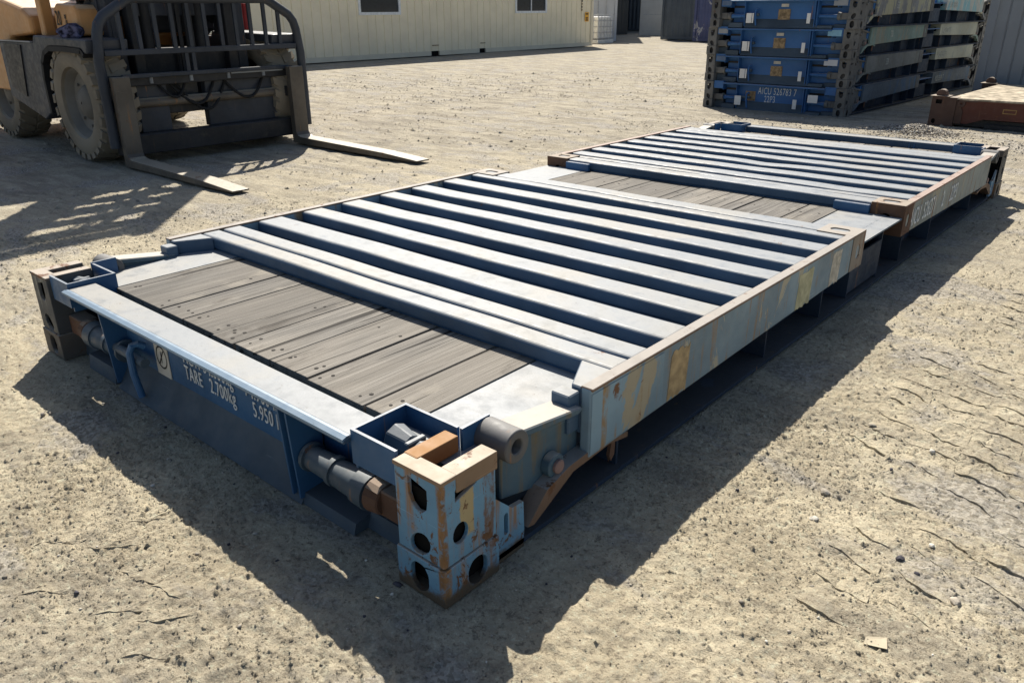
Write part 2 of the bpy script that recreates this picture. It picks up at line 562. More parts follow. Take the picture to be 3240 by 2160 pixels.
        o = bpy.data.objects.new(name, me)
        COL.objects.link(o)
        if parent is not None:
            o.parent = parent
        if bevel:
            bm_ = o.modifiers.new("bevel", 'BEVEL')
            bm_.width = bevel
            bm_.segments = seg
            bm_.limit_method = 'ANGLE'
            bm_.angle_limit = R(40)
        return o


def ell(cx, cy, rx, ry, n=18):
    return [(cx + rx * math.cos(2 * math.pi * k / n), cy + ry * math.sin(2 * math.pi * k / n)) for k in range(n)]


def obround(cx, cy, hx, hy, n=8):
    """vertical slot with round ends"""
    pts = []
    r = min(hx, hy)
    dx, dy = hx - r, hy - r
    for (sx, sy, a0) in ((1, 1, 0), (-1, 1, 90), (-1, -1, 180), (1, -1, 270)):
        for k in range(n):
            t = R(a0 + 90 * k / (n - 1))
            pts.append((cx + sx * dx + r * math.cos(t), cy + sy * dy + r * math.sin(t)))
    return pts


def rect(x0, x1, y0, y1):
    return [(x0, y0), (x1, y0), (x1, y1), (x0, y1)]


def empty(name, loc=(0, 0, 0), rz=0.0, label=None, cat=None, group=None, scale=None):
    o = bpy.data.objects.new(name, None)
    o.empty_display_size = 0.2
    COL.objects.link(o)
    o.location = loc
    o.rotation_euler = (0, 0, rz)
    if scale:
        o.scale = scale
    tag(o, label, cat, group)
    return o


def tag(o, label=None, cat=None, group=None, kind=None):
    if label: o["label"] = label
    if cat: o["category"] = cat
    if group: o["group"] = group
    if kind: o["kind"] = kind
    return o


def text(name, body, mat, parent, o, u, w, height, xs=0.62, depth=0.0012, spacing=1.1):
    """flat lettering: o lower-left corner, u reading direction, w up"""
    cu = bpy.data.curves.new(name, 'FONT')
    cu.body = body
    cu.size = height / 0.70
    cu.extrude = depth
    cu.space_character = spacing
    cu.resolution_u = 3
    t = bpy.data.objects.new(name, cu)
    COL.objects.link(t)
    bpy.context.view_layer.update()
    dg = bpy.context.evaluated_depsgraph_get()
    me = bpy.data.meshes.new_from_object(t.evaluated_get(dg))
    bpy.data.objects.remove(t)
    bpy.data.curves.remove(cu)
    u, w = Vector(u).normalized(), Vector(w).normalized()
    n = u.cross(w)
    mm = Matrix((u * xs, w, n)).transposed().to_4x4()
    mm.translation = Vector(o) + n * (depth + 0.0008)
    me.transform(mm)
    me.materials.clear()
    me.materials.append(M[mat])
    ob = bpy.data.objects.new(name, me)
    COL.objects.link(ob)
    ob.parent = parent
    return ob

# ------------------------------------------------------------------ ground
def _hash(ix, iy, seed):
    h = (ix.astype(np.int64) * 374761393 + iy.astype(np.int64) * 668265263 + seed * 1442695041) & 0xFFFFFFFF
    h = ((h ^ (h >> 13)) * 1274126177) & 0xFFFFFFFF
    h = h ^ (h >> 16)
    return (h & 0xFFFFFF) / float(0xFFFFFF)


def vnoise(x, y, seed=0):
    ix, iy = np.floor(x), np.floor(y)
    fx, fy = x - ix, y - iy
    fx = fx * fx * (3 - 2 * fx)
    fy = fy * fy * (3 - 2 * fy)
    ix = ix.astype(np.int64); iy = iy.astype(np.int64)
    a = _hash(ix, iy, seed); b = _hash(ix + 1, iy, seed)
    c = _hash(ix, iy + 1, seed); d = _hash(ix + 1, iy + 1, seed)
    return (a + (b - a) * fx) * (1 - fy) + (c + (d - c) * fx) * fy - 0.5


def sstep(a, b, x):
    t = np.clip((x - a) / (b - a), 0, 1)
    return t * t * (3 - 2 * t)


def tyre_track(x, y, px, py, ang, halfw, pitch, amp, seed, slant=0.35):
    """stepped lug prints pressed in the dirt along a heading"""
    ca, sa = math.cos(ang), math.sin(ang)
    s = (x - px) * ca + (y - py) * sa
    t = -(x - px) * sa + (y - py) * ca
    t = t + 0.02 * np.sin(s * 2.1 + seed)
    band = 1 - sstep(halfw * 0.86, halfw, np.abs(t))
    band = band * (1 - sstep(1.5, 2.1, np.abs(s)))
    half = (t > 0)
    ph = s / pitch + np.where(half, 0.5, 0.0) + slant * np.abs(t) / pitch + 0.9 * vnoise(x * 3.3, y * 3.3, seed) + 0.3 * vnoise(x * 9, y * 9, seed + 1)
    saw = ph - np.floor(ph)
    saw = 1 - saw
    step = saw * (1 - sstep(0.92, 1.0, saw))
    amp = amp * (0.55 + 0.9 * np.clip(vnoise(x * 4.1, y * 4.1, seed + 2) + 0.5, 0, 1))
    rib = 1 - sstep(0.0, 0.02, np.abs(np.abs(t) - halfw * 0.45))
    keep = sstep(0.30, 0.50, vnoise(x * 1.3, y * 1.3, seed + 5) + 0.55)
    return band * keep * (amp * (step - 0.5) - 0.3 * amp * rib) - 0.004 * band * keep


def height(x, y):
    near = 1.0 / (1.0 + (np.maximum(0, np.hypot(x, y - 1.5) - 5.0) / 6.0) ** 2)
    h = 0.030 * vnoise(x * 0.35, y * 0.35, 1)
    h = h * sstep(0.5, 4.0, np.hypot(x + 1.2, (y - 3.0) * 0.6))
    h = h + near * (0.008 * vnoise(x * 2.3, y * 2.3, 2) + 0.004 * vnoise(x * 6.1, y * 6.1, 3))
    clod = vnoise(x * 19, y * 19, 4)
    mask = sstep(-0.12, 0.22, vnoise(x * 1.6, y * 1.6, 9))
    h = h + near * (0.006 * clod * (0.35 + 0.65 * mask))
    ridge = 0.5 - np.abs(vnoise(x * 34, y * 34, 5)) * 2
    h = h + near * 0.0055 * ridge * (0.3 + mask)
    h = h + near * 0.006 * vnoise(x * 62, y * 62, 6)
    tr = (vnoise(x * 4.2, y * 4.2, 15) + 0.5 * vnoise(x * 11, y * 11, 16) + 0.22 * vnoise(x * 27, y * 27, 17)) * 4.5
    fl = np.floor(tr)
    h = h + near * 0.0055 * (fl + sstep(0.80, 1.0, tr - fl) - tr * 0.75)
    h = h + tyre_track(x, y, -0.75, -0.55, R(15), 0.17, 0.10, 0.013, 21, 0.9)
    h = h + tyre_track(x, y, -2.8, -0.9, R(120), 0.2, 0.11, 0.010, 31, 0.6)
    h = h + tyre_track(x, y, -4.6, 4.2, R(70), 0.25, 0.15, 0.010, 41)
    h = h + tyre_track(x, y, 0.95, 4.6, R(92), 0.25, 0.15, 0.017, 51)
    # flat where the rack stands, and a slight lip of pushed dirt
    inside = (1 - sstep(0.0, 0.12, np.maximum(np.abs(x + 1.22) - 1.25, np.abs(y - 3.03) - 3.05)))
    h = h * (1 - inside) - 0.003 * inside
    return h


def axis_coords(lo, hi, d0, far_lo, far_hi, grow):
    c = list(np.arange(lo, hi, d0))
    d = d0
    p = hi
    while p < far_hi:
        c.append(p); d *= grow; p += d
    c.append(far_hi)
    d = d0; p = lo
    left = []
    while p > far_lo:
        d *= grow; p -= d
        left.append(max(p, far_lo))
    return np.array(sorted(set(left + c)))


def make_ground():
    xs = axis_coords(-1.9, 1.6, 0.0085, -150, 150, 1.019)
    ys = axis_coords(-0.9, 2.0, 0.0085, -150, 200, 1.019)
    X, Y = np.meshgrid(xs, ys, indexing='ij')
    Zh = height(X, Y)
    nx, ny = len(xs), len(ys)
    co = np.stack([X, Y, Zh], -1).reshape(-1, 3).astype(np.float32)
    idx = np.arange(nx * ny).reshape(nx, ny)
    q = np.stack([idx[:-1, :-1], idx[1:, :-1], idx[1:, 1:], idx[:-1, 1:]], -1).reshape(-1, 4).astype(np.int32)
    me = bpy.data.meshes.new("ground")
    me.vertices.add(len(co)); me.vertices.foreach_set("co", co.ravel())
    me.loops.add(q.size); me.loops.foreach_set("vertex_index", q.ravel())
    me.polygons.add(len(q))
    me.polygons.foreach_set("loop_start", np.arange(0, q.size, 4, dtype=np.int32))
    me.polygons.foreach_set("use_smooth", np.ones(len(q), dtype=bool))
    me.update(calc_edges=True)
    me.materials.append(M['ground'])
    o = bpy.data.objects.new("ground", me)
    COL.objects.link(o)
    tag(o, "dry beige dirt yard with loose gravel and tyre tread prints", None, None, "structure")
    return o


make_ground()

ICO_V = None


def ico():
    t = (1 + 5 ** 0.5) / 2
    v = np.array([(-1, t, 0), (1, t, 0), (-1, -t, 0), (1, -t, 0), (0, -1, t), (0, 1, t), (0, -1, -t), (0, 1, -t),
                  (t, 0, -1), (t, 0, 1), (-t, 0, -1), (-t, 0, 1)], float)
    v /= np.linalg.norm(v[0])
    f = np.array([(0, 11, 5), (0, 5, 1), (0, 1, 7), (0, 7, 10), (0, 10, 11), (1, 5, 9), (5, 11, 4), (11, 10, 2), (10, 7, 6),
                  (7, 1, 8), (3, 9, 4), (3, 4, 2), (3, 2, 6), (3, 6, 8), (3, 8, 9), (4, 9, 5), (2, 4, 11), (6, 2, 10),
                  (8, 6, 7), (9, 8, 1)])
    return v, f


def ico2():
    v, f = ico()
    v = [tuple(p) for p in v]
    cache = {}
    def mid(a, b):
        k = (min(a, b), max(a, b))
        if k not in cache:
            p = np.array(v[a]) + np.array(v[b]); p /= np.linalg.norm(p)
            cache[k] = len(v); v.append(tuple(p))
        return cache[k]
    nf = []
    for a, b, c in f:
        ab, bc, ca = mid(a, b), mid(b, c), mid(c, a)
        nf += [(a, ab, ca), (b, bc, ab), (c, ca, bc), (ab, bc, ca)]
    return np.array(v), np.array(nf)


def scatter_stones(name, pts, sizes, mats, matidx, seed, label, kind="stuff", sink=0.25, zoff=None, flat=0.66):
    rng = np.random.default_rng(seed)
    V, F = ico()
    n = len(pts)
    allv = np.repeat(V[None], n, 0)
    allv = allv * rng.uniform(0.62, 1.32, (n, 12, 1))
    sc = rng.uniform(0.65, 1.25, (n, 1, 3)); sc[:, :, 2] *= flat
    allv = allv * sc * sizes[:, None, None]
    a = rng.uniform(0, 6.283, n)
    ca, sa = np.cos(a)[:, None], np.sin(a)[:, None]
    x = allv[:, :, 0] * ca - allv[:, :, 1] * sa
    y = allv[:, :, 0] * sa + allv[:, :, 1] * ca
    z = allv[:, :, 2]
    gz = height(pts[:, 0], pts[:, 1]) + sizes * (0.62 - sink * 1.6)
    if zoff is not None:
        gz = gz + zoff
    co = np.stack([x + pts[:, 0:1], y + pts[:, 1:2], z + gz[:, None]], -1).reshape(-1, 3).astype(np.float32)
    fi = (F[None] + (np.arange(n) * 12)[:, None, None]).reshape(-1, 3).astype(np.int32)
    me = bpy.data.meshes.new(name)
    me.vertices.add(len(co)); me.vertices.foreach_set("co", co.ravel())
    me.loops.add(fi.size); me.loops.foreach_set("vertex_index", fi.ravel())
    me.polygons.add(len(fi))
    me.polygons.foreach_set("loop_start", np.arange(0, fi.size, 3, dtype=np.int32))
    for mm in mats:
        me.materials.append(M[mm])
    me.polygons.foreach_set("material_index", np.repeat(matidx, 20).astype(np.int32))
    me.update(calc_edges=True)
    o = bpy.data.objects.new(name, me)
    COL.objects.link(o)
    tag(o, label, None, None, kind)
    return o


rng = np.random.default_rng(7)


def stone_points():
    out = []
    # areal density falls with distance from the standing point
    for (n, r0, r1) in ((5000, 0.7, 3.2), (4500, 3.0, 7.0), (3500, 6.5, 16.0)):
        a = rng.uniform(R(70), R(195), n)
        r = np.sqrt(rng.uniform(r0 ** 2, r1 ** 2, n))
        out.append(np.stack([1.1195 + r * np.cos(a), -1.036 + r * np.sin(a)], -1))
    p = np.concatenate(out)
    dens = vnoise(p[:, 0] * 0.9, p[:, 1] * 0.9, 77) + 0.5
    keep = rng.uniform(0, 1, len(p)) < (0.15 + 0.85 * dens ** 2)
    ins = (p[:, 0] > -2.4) & (p[:, 0] < -0.02) & (p[:, 1] > 0.03) & (p[:, 1] < 6.03)
    return p[keep & ~ins]


sp = stone_points()
ss = np.clip(rng.lognormal(math.log(0.0031), 0.55, len(sp)), 0.0015, 0.014)
ss *= 1 + np.clip(np.hypot(sp[:, 0] - 1.1, sp[:, 1] + 1.0) - 4, 0, 12) * 0.10
si = rng.choice([0, 0, 0, 0, 1, 2], len(sp))
scatter_stones("loose_gravel", sp, ss, ['stone', 'stone_white', 'stone_dark'], si, 3,
               "loose pebbles strewn across the dry dirt yard")
# dry clods of the yard's own dirt, the rough crust between the pebbles: low angular lumps of five faces each
def scatter_grit(name, pts, sizes, seed, label):
    rg = np.random.default_rng(seed)
    n = len(pts)
    a = (np.arange(5)[None] + rg.uniform(-.3, .3, (n, 5))) * (2 * math.pi / 5) + rg.uniform(0, 6.283, (n, 1))
    rr_ = rg.uniform(0.6, 1.35, (n, 5)) * sizes[:, None]
    el = rg.uniform(0.6, 1.0, n)[:, None]
    ex, ey = rr_ * np.cos(a), rr_ * np.sin(a) * el
    th_ = rg.uniform(0, 6.283, n)[:, None]
    bx = ex * np.cos(th_) - ey * np.sin(th_)
    by = ex * np.sin(th_) + ey * np.cos(th_)
    gz = height(pts[:, 0], pts[:, 1])
    vx = np.concatenate([bx, rg.uniform(-.35, .35, (n, 1)) * sizes[:, None]], 1) + pts[:, 0:1]
    vy = np.concatenate([by, rg.uniform(-.35, .35, (n, 1)) * sizes[:, None]], 1) + pts[:, 1:2]
    vz = np.concatenate([np.full((n, 5), -0.002) - 0.1 * sizes[:, None], (rg.uniform(0.35, 0.85, n) * sizes)[:, None]], 1) + gz[:, None]
    co = np.stack([vx, vy, vz], -1).reshape(-1, 3).astype(np.float32)
    F = np.array([(i, (i + 1) % 5, 5) for i in range(5)])
    fi = (F[None] + (np.arange(n) * 6)[:, None, None]).reshape(-1, 3).astype(np.int32)
    me = bpy.data.meshes.new(name)
    me.vertices.add(len(co)); me.vertices.foreach_set("co", co.ravel())
    me.loops.add(fi.size); me.loops.foreach_set("vertex_index", fi.ravel())
    me.polygons.add(len(fi))
    me.polygons.foreach_set("loop_start", np.arange(0, fi.size, 3, dtype=np.int32))
    me.update(calc_edges=True)
    me.materials.append(M['ground'])
    o = bpy.data.objects.new(name, me)
    COL.objects.link(o)
    tag(o, label, None, None, "stuff")


cl, cs = [], []
for (n, r0, r1, sz) in ((75000, 0.7, 2.7, .0040), (60000, 2.5, 6.2, .0065), (45000, 5.8, 19.0, .0130)):
    a = rng.uniform(R(72), R(190), n)
    r = np.sqrt(rng.uniform(r0 ** 2, r1 ** 2, n))
    cl.append(np.stack([1.1195 + r * np.cos(a), -1.036 + r * np.sin(a)], -1))
    cs.append(np.clip(rng.lognormal(math.log(sz), 0.42, n), sz * .4, sz * 3.0) * (1 + 0.35 * (r - r0) / (r1 - r0)))
cl = np.concatenate(cl); cs = np.concatenate(cs)
ok = rng.uniform(0, 1, len(cl)) < 0.12 + 0.88 * sstep(-0.30, 0.30, vnoise(cl[:, 0] * 2.1, cl[:, 1] * 2.1, 91) + 0.6 * vnoise(cl[:, 0] * 0.5, cl[:, 1] * 0.5, 92))
ok &= ~((cl[:, 0] > -2.4) & (cl[:, 0] < -0.02) & (cl[:, 1] > 0.03) & (cl[:, 1] < 6.03))
scatter_grit("dirt_clods", cl[ok], cs[ok], 13, "rough crust of dry dirt clods on the yard")
# crisp lug prints of a loader tyre: low wedge slabs, the steep lip toward the camera
def tyre_prints():
    rg = np.random.default_rng(23)
    V, F = [], []
    rows = []
    for (xa, xb, ya_, yb_, off) in ((.618, .772, .62, 2.5, .0), (.778, .945, .70, 3.0, .055), (.950, 1.10, .95, 3.6, .02), (1.105, 1.27, 1.3, 4.2, .075), (1.28, 1.44, 1.7, 4.6, .03), (.44, .60, 1.45, 2.6, .06),
                                    (.56, .70, 3.0, 5.6, .03), (.74, .88, 3.2, 6.0, .09)):
        y = ya_ + off
        while y < yb_:
            if rg.uniform() < .93:
                rows.append((xa + rg.uniform(-.012, .012), xb + rg.uniform(-.02, .012), y + rg.uniform(-.012, .012), -.30 + rg.uniform(-.14, .14), rg.uniform(.0025, .0095), .104))
            y += .122
    for (xa, xb, y, sl_) in ((-.735, -.655, -.465, .40), (-.62, -.58, -.58, 1.5), (-.515, -.478, -.525, 1.6), (-1.02, -.975, -.575, 1.5), (-.83, -.79, -.675, 1.5),
                             (-.62, -.55, -.44, .4), (-.90, -.84, -.48, 1.1), (-.44, -.40, -.60, 1.3), (-.33, -.27, -.66, .9), (-.95, -.90, -.36, 1.2), (.02, .07, -.55, .8), (-.16, -.10, -.62, .6)):
        rows.append((xa - .02, xb + .02, y, sl_ * .8, rg.uniform(.0035, .0060), .06))
    for (xa, xb, y, sl_, hh, dep) in rows:
        n = 9
        base = len(V)
        ph = rg.uniform(0, 6.28, 3)
        xs_ = np.linspace(xa, xb, n)
        t = (xs_ - xa) / (xb - xa)
        yf = y + sl_ * (xs_ - xa) + .009 * np.sin(t * 5 + ph[0]) + rg.uniform(-.0022, .0022, n)
        hz = hh * np.clip(np.sin(np.pi * np.clip(t * .94 + .03, 0, 1)) * 1.5, 0, 1) * (0.75 + .25 * np.sin(t * 7 + ph[1])) + rg.uniform(-.0006, .0006, n)
        g0 = height(xs_, yf)
        g1 = height(xs_, yf + dep)
        gm = height(xs_, yf + dep * .45)
        for k in range(n):
            V += [(xs_[k], yf[k] - .001, g0[k] - .004), (xs_[k], yf[k], g0[k] + hz[k]),
                  (xs_[k] - .004, yf[k] + dep * .45, gm[k] + hz[k] * .45), (xs_[k] - .006, yf[k] + dep, g1[k] - .002)]
        for k in range(n - 1):
            for q in range(3):
                a, b = base + k * 4 + q, base + (k + 1) * 4 + q
                F.append((a, b, b + 1, a + 1))
    me = bpy.data.meshes.new("tyre_prints")
    me.from_pydata([tuple(float(c) for c in p) for p in V], [], F)
    me.materials.append(M['ground'])
    me.update()
    o = bpy.data.objects.new("tyre_prints", me)
    COL.objects.link(o)
    tag(o, "stepped lug prints of heavy tyres pressed in the dirt", None, None, "stuff")


tyre_prints()
# low heap of gravel behind the rack
gp = np.stack([rng.normal(-1.45, 0.2, 2600), rng.normal(9.15, 0.17, 2600)], -1)
gd = np.exp(-((gp[:, 0] + 1.45) / 0.22) ** 2 - ((gp[:, 1] - 9.15) / 0.2) ** 2)
scatter_stones("gravel_heap", gp, rng.uniform(0.004, 0.014, 2600), ['stone', 'stone_white', 'stone_dark'],
               rng.choice([0, 0, 0, 1, 2], 2600), 4, "low heap of grey gravel beside the rusty red rack", zoff=0.085 * gd)
gq = np.stack([rng.normal(-0.7, 1.2, 1500), rng.normal(8.6, 0.38, 1500)], -1)
scatter_stones("gravel_windrow", gq, rng.uniform(0.004, 0.013, 1500), ['stone', 'stone_white', 'stone_dark'],
               rng.choice([0, 0, 1, 2], 1500), 5, "scattered coarse gravel along the far shadow edge")


def big_stone(name, x, y, r, mat, label, seed):
    rg = np.random.default_rng(seed)
    V, F = ico2()
    V = V * rg.uniform(0.82, 1.12, (len(V), 1)) * np.array([1.15, 0.9, 0.62]) * r
    z = float(height(np.array([x]), np.array([y]))[0])
    b = MB().add([tuple(p) for p in V], [tuple(f) for f in F])
    o = b.build(name, mat)
    o.location = (x, y, z + r * 0.3)
    o.rotation_euler = (0, 0, seed * 1.3)
    tag(o, label, "stone", "single stones lying on the dirt")
    return o


big_stone("stone", 0.785, 0.927, 0.012, 'stone_dark', "dark violet grey stone alone on the sunny dirt at right", 1)
big_stone("stone", 0.516, 1.105, 0.015, 'stone', "beige stone nearest the shadow of the folded rack", 2)
big_stone("stone", 0.542, 0.953, 0.012, 'stone_white', "whitest rounded stone, beside a patch of fine grit", 3)
big_stone("stone", 0.941, 0.836, 0.014, 'stone', "biggest smooth beige stone near the right picture edge", 4)
big_stone("stone", 0.837, 0.890, 0.007, 'stone_dark', "small grey stone just below the dark violet one", 5)
big_stone("stone", 0.833, 1.046, 0.009, 'stone_white', "white oval stone on the stepped tyre print", 6)

pc = MB()
cx_, cy_c = 0.838, 0.575
cpts = [(-.026, .002), (.012, .033), (.026, -.012), (-.022, -.024)]
gz_ = height(np.array([cx_ + p[0] for p in cpts]), np.array([cy_c + p[1] for p in cpts]))
ctop = [(cx_ + p[0], cy_c + p[1], float(z_) + .003 + (.004 if k == 2 else 0)) for k, (p, z_) in enumerate(zip(cpts, gz_))]
cbot = [(p[0], p[1], p[2] - .0012) for p in ctop]
pc.add(ctop + cbot, [(3, 2, 1, 0), (4, 5, 6, 7), (0, 1, 5, 4), (1, 2, 6, 5), (2, 3, 7, 6), (3, 0, 4, 7)])
tag(pc.build("card_scrap", 'card'), "small buff scrap of card lying on the dirt", "litter")

# ------------------------------------------------------------------ collapsible flat rack
W, L, H = 2.438, 6.058, 0.361
ZT = 0.370      # top of folded end walls
ZD = 0.310      # deck


def mir(mx, my):
    fn = lambda p: ((-W - p[0]) if mx else p[0], (L - p[1]) if my else p[1], p[2])
    return fn, (mx != my)


def holed(b, x0, x1, y0, y1, z0, z1, holes, t, skip=()):
    """hollow box; holes: {'x+':[loops in (y,z)], 'y-':[(x,z)], 'z+':[(x,y)] ...} in absolute coordinates"""
    defs = {
        'y-': ((0, y0, 0), (1, 0, 0), (0, 0, 1), rect(x0, x1, z0, z1), 0),
        'y+': ((0, y1, 0), (-1, 0, 0), (0, 0, 1), rect(-x1, -x0, z0, z1), 1),
        'x+': ((x1, 0, 0), (0, 1, 0), (0, 0, 1), rect(y0, y1, z0, z1), 0),
        'x-': ((x0, 0, 0), (0, -1, 0), (0, 0, 1), rect(-y1, -y0, z0, z1), 1),
        'z+': ((0, 0, z1), (1, 0, 0), (0, 1, 0), rect(x0, x1, y0, y1), 0),
        'z-': ((0, 0, z0), (-1, 0, 0), (0, 1, 0), rect(-x1, -x0, y0, y1), 1),
    }
    for k, (o, u, w, ol, fl) in defs.items():
        if k in skip:
            continue
        hs = []
        for h_ in holes.get(k, []):
            hs.append([(-p[0], p[1]) for p in h_][::-1] if fl else h_)
        b.plate(o, u, w, ol, hs, t, False)
    return b


def build_rack(root, mats, ends_text=None, detail=2, side_text=None, planks=True):
    """mats: dict end, post, side(near,far) ...; detail 2 for the main rack, 1 for the stacked ones"""
    mend, mdeck, mpost, mcast = mats['end'], mats['deck'], mats['post'], mats['cast']
    # ---- corner posts
    for mx in (0, 1):
        for my in (0, 1):
            fn, fl = mir(mx, my)
            main = (mx == 0 and my == 0 and detail == 2)
            b = MB()
            dshape = [(-.118, .352), (-.118, .29), (-.104, .262), (-.085, .247), (-.066, .252), (-.052, .268), (-.05, .30), (-.052, .352 - .02)]
            dshape = [(-.115, .335), (-.115, .285), (-.105, .262), (-.086, .248), (-.068, .25), (-.054, .262), (-.05, .285), (-.05, .318)][::-1]
            h2 = [(-.082 + .034 * math.cos(t) + .012 * math.sin(t), .152 + .034 * math.sin(t)) for t in [2 * math.pi * k / 18 for k in range(18)]]
            arch = [(.045, .285), (.118, .305), (.122, .325), (.112, .342), (.06, .332), (.046, .315)]
            holed(b, -.162, 0, 0, .185, .116, .352,
                  {'y-': [dshape[::-1] if False else dshape, h2], 'x+': [arch, ell(.06, .19, .026, .03)]},
                  .013, skip=('y+', 'z+', 'z-'))
            o = b.weld().xf(fn, fl).build('corner_post', mpost if main or detail == 1 else 'post2', root, .006, 2)
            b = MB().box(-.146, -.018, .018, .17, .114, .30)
            b.xf(fn, fl).build('post_shade_fill', 'hole' if detail == 2 else 'fork_dark', o)  # dark block added for the shade inside the hollow post
            # top frame, open toward the inside
            b = MB()
            b.plate((0, 0, H), (1, 0, 0), (0, 1, 0), rect(-.165, .003, -.003, .05), [], .012)
            b.plate((0, 0, H - .0006), (1, 0, 0), (0, 1, 0), rect(-.050, .003, .048, .192), [], .050)
            b.xf(fn, fl).build('top_frame', mcast if not main else 'cap', o, .003, 2)
            b = MB().plate((0, 0, H + .002), (1, 0, 0), (0, 1, 0), rect(-.166, -.118, .036, .180), [], .046)
            b.xf(fn, fl).build('top_bar', mcast if not main else 'cap_rust', o, .004, 2)
            b = MB()
            holed(b, -.167, .005, -.005, .192, 0.0, .112,
                  {'y-': [obround(-.086, .054, .032, .042)], 'x+': [obround(.112, .052, .034, .040)], 'z+': [rect(-.13, -.04, .05, .14)]},
                  .016)
            b.weld().xf(fn, fl).build('bottom_casting', mcast if not main else 'cast_main', o, .009, 3)
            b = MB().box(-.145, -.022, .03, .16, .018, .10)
            b.xf(fn, fl).build('casting_shade_fill', 'hole' if detail == 2 else 'fork_dark', o)  # dark block added for the shade inside the casting
            # pocket box behind the post
            if detail == 2 or my == 0:
                b = MB()
                t = .009
                b.box(-.342, -.333, .022, .204, .255, ZT + .002)
                b.box(-.333, -.139, .195, .204, .255, ZT + .002)
                b.box(-.342, -.170, .013, .022, .272, ZT + .002)
                b.box(-.333, -.170, .022, .195, .268, .276)
                b.box(-.130, -.121, .196, .300, .16, ZT + .004)
                pb = b.xf(fn, fl).build('pocket_box', mend, root)
                if detail == 2:
                    b = MB().cyl((.118, .318), 'x', .045, -.292, -.225, 8, .030)
                    b.box(-.222, -.205, .085, .15, .29, .345)
                    b.cyl((.118, .315), 'x', .030, -.20, -.16, 8)
                    b.box(-.30, -.19, .15, .175, .28, .325)
                    b.xf(fn, fl).build('lock_nut', 'rodgrey', pb, .003)
    # ---- end rails
    for my in (0, 1):
        fn, fl = mir(0, my)
        b = MB()
        b.prism([(-.010, .333), (.001, .333), (.108, .345), (.108, .300), (.118, .300), (.118, .353), (.016, .353), (-.010, .346)], 'x', -2.093, -.343)
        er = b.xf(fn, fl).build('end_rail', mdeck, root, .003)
        b = MB().prism([(-.012, .340), (.004, .3535), (.012, .3538), (.012, .3545), (.003, .3545), (-.012, .349)], 'x', -2.092, -.344)
        b.xf(fn, fl).build('flange_lip', 'lip' if detail == 2 else mend, er)
        b = MB().box(-1.84, -.65, .100, .107, .10, .340)
        wb = b.xf(fn, fl).build('web', mend, er)
        b = MB().box(-2.10, -1.84, .135, .147, .02, .298).box(-.65, -.19, .135, .147, .02, .298)
        b.xf(fn, fl).build('recess_web', mend, er)
        b = MB().prism([(.028, 0.0), (.04, 0.0), (.112, .105), (.100, .112)], 'x', -1.84, -.64)
        b.xf(fn, fl).build('skirt', 'skirt', er)
        b = MB()
        for gx in (-1.848, -.646, -.684):
            b.prism([(.125, .02), (.125, .336), (.012, .333), (.030, .02)][::-1], 'x', gx, gx + .008)
        b.box(-.676, -.646, .062, .070, .02, .332)
        b.xf(fn, fl).build('gusset', mend, er)
        # low ramp plates beside the posts
        b = MB()
        b.prism([(.035, 0), (.15, 0), (.15, .045), (.045, .035)], 'x', -.69, -.40)
        b.prism([(.085, 0), (.19, 0), (.19, .06), (.10, .05)], 'x', -.40, -.17)
        b.prism([(.035, 0), (.15, 0), (.15, .07), (.045, .06)], 'x', -2.12, -1.88)
        b.prism([(.085, 0), (.19, 0), (.19, .11), (.10, .10)], 'x', -2.27, -2.12)
        b.xf(fn, fl).build('foot_plate', 'skirt', er)
        # locking rods
        for mx in (0, 1):
            fx, f2 = mir(mx, my)
            b = MB()
            b.cyl((.075, .150), 'x', .024, -.63, -.60, 14)
            b.cyl((.075, .150), 'x', .045, -.632, -.618, 18)
            b.cyl((.075, .148), 'x', .036, -.618, -.515, 18, .040)
            b.cyl((.075, .148), 'x', .046, -.515, -.497, 18, .046)
            b.cyl((.075, .146), 'x', .040, -.497, -.40, 18, .046)
            b.cyl((.075, .146), 'x', .052, -.40, -.345, 18, .054)
            if detail == 1:
                b.xf(lambda p: (p[0], .075 + (p[1] - .075) * .55, .15 + (p[2] - .15) * .55))
            rod = b.xf(fx, f2).build('locking_rod', 'rodgrey' if detail == 2 else 'st_end', root, 0, 1, True)
            b = MB().cyl((.075, .150), 'x', .052, -.340, -.285, 16, .045).box(-.29, -.165, .05, .12, .11, .19)
            b.xf(fx, f2).build('rod_head', 'rust' if detail == 2 else 'st_post', rod, .004)
            if not (mx == 0 and my == 0):
                b = MB().cyl((.075, .165), 'x', .017, -.77 , -.64, 12)
                b.xf(fx, f2)
                b = MB().cyl((.052, .166), 'x', .018, -.83, -.60, 12)
                b.xf(fx, f2).build('rod_stub', 'rodgrey', rod)
                b = MB().tube([(-.800, .075, .218), (-.793, .055, .232), (-.785, .035, .228), (-.780, .024, .20), (-.785, .022, .12), (-.800, .030, .028)], .013, 10)
                b.xf(fx, f2).build('rod_handle', mend, rod)
    # ---- deck
    for mx in (0, 1):
        fn, fl = mir(mx, 0)
        b = MB()
        b.box(-.331, -.092, .120, L - .120, ZD - .012, ZD)
        b.box(-.0925, -.004, 2.835, 3.45, ZD - .010, ZD - .0005)
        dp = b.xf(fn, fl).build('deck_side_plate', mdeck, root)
        b = MB()
        b.box(-.150, -.138, .20, L - .20, .03, ZD - .014)
        b.box(-.212, -.012, .20, L - .20, .012, .028)
        sr = b.xf(fn, fl).build('side_rail', 'under', root)
        b = MB()
        for yy in (.78, 1.86, 2.45, 2.80, 3.24, 3.62, 4.20, 5.20):
            b.box(-.138, -.030, yy, yy + .010, .03, .22 if yy not in (2.80, 3.24) else ZD - .013)
        b.box(-.040, -.030, 2.81, 3.24, .05, .235)
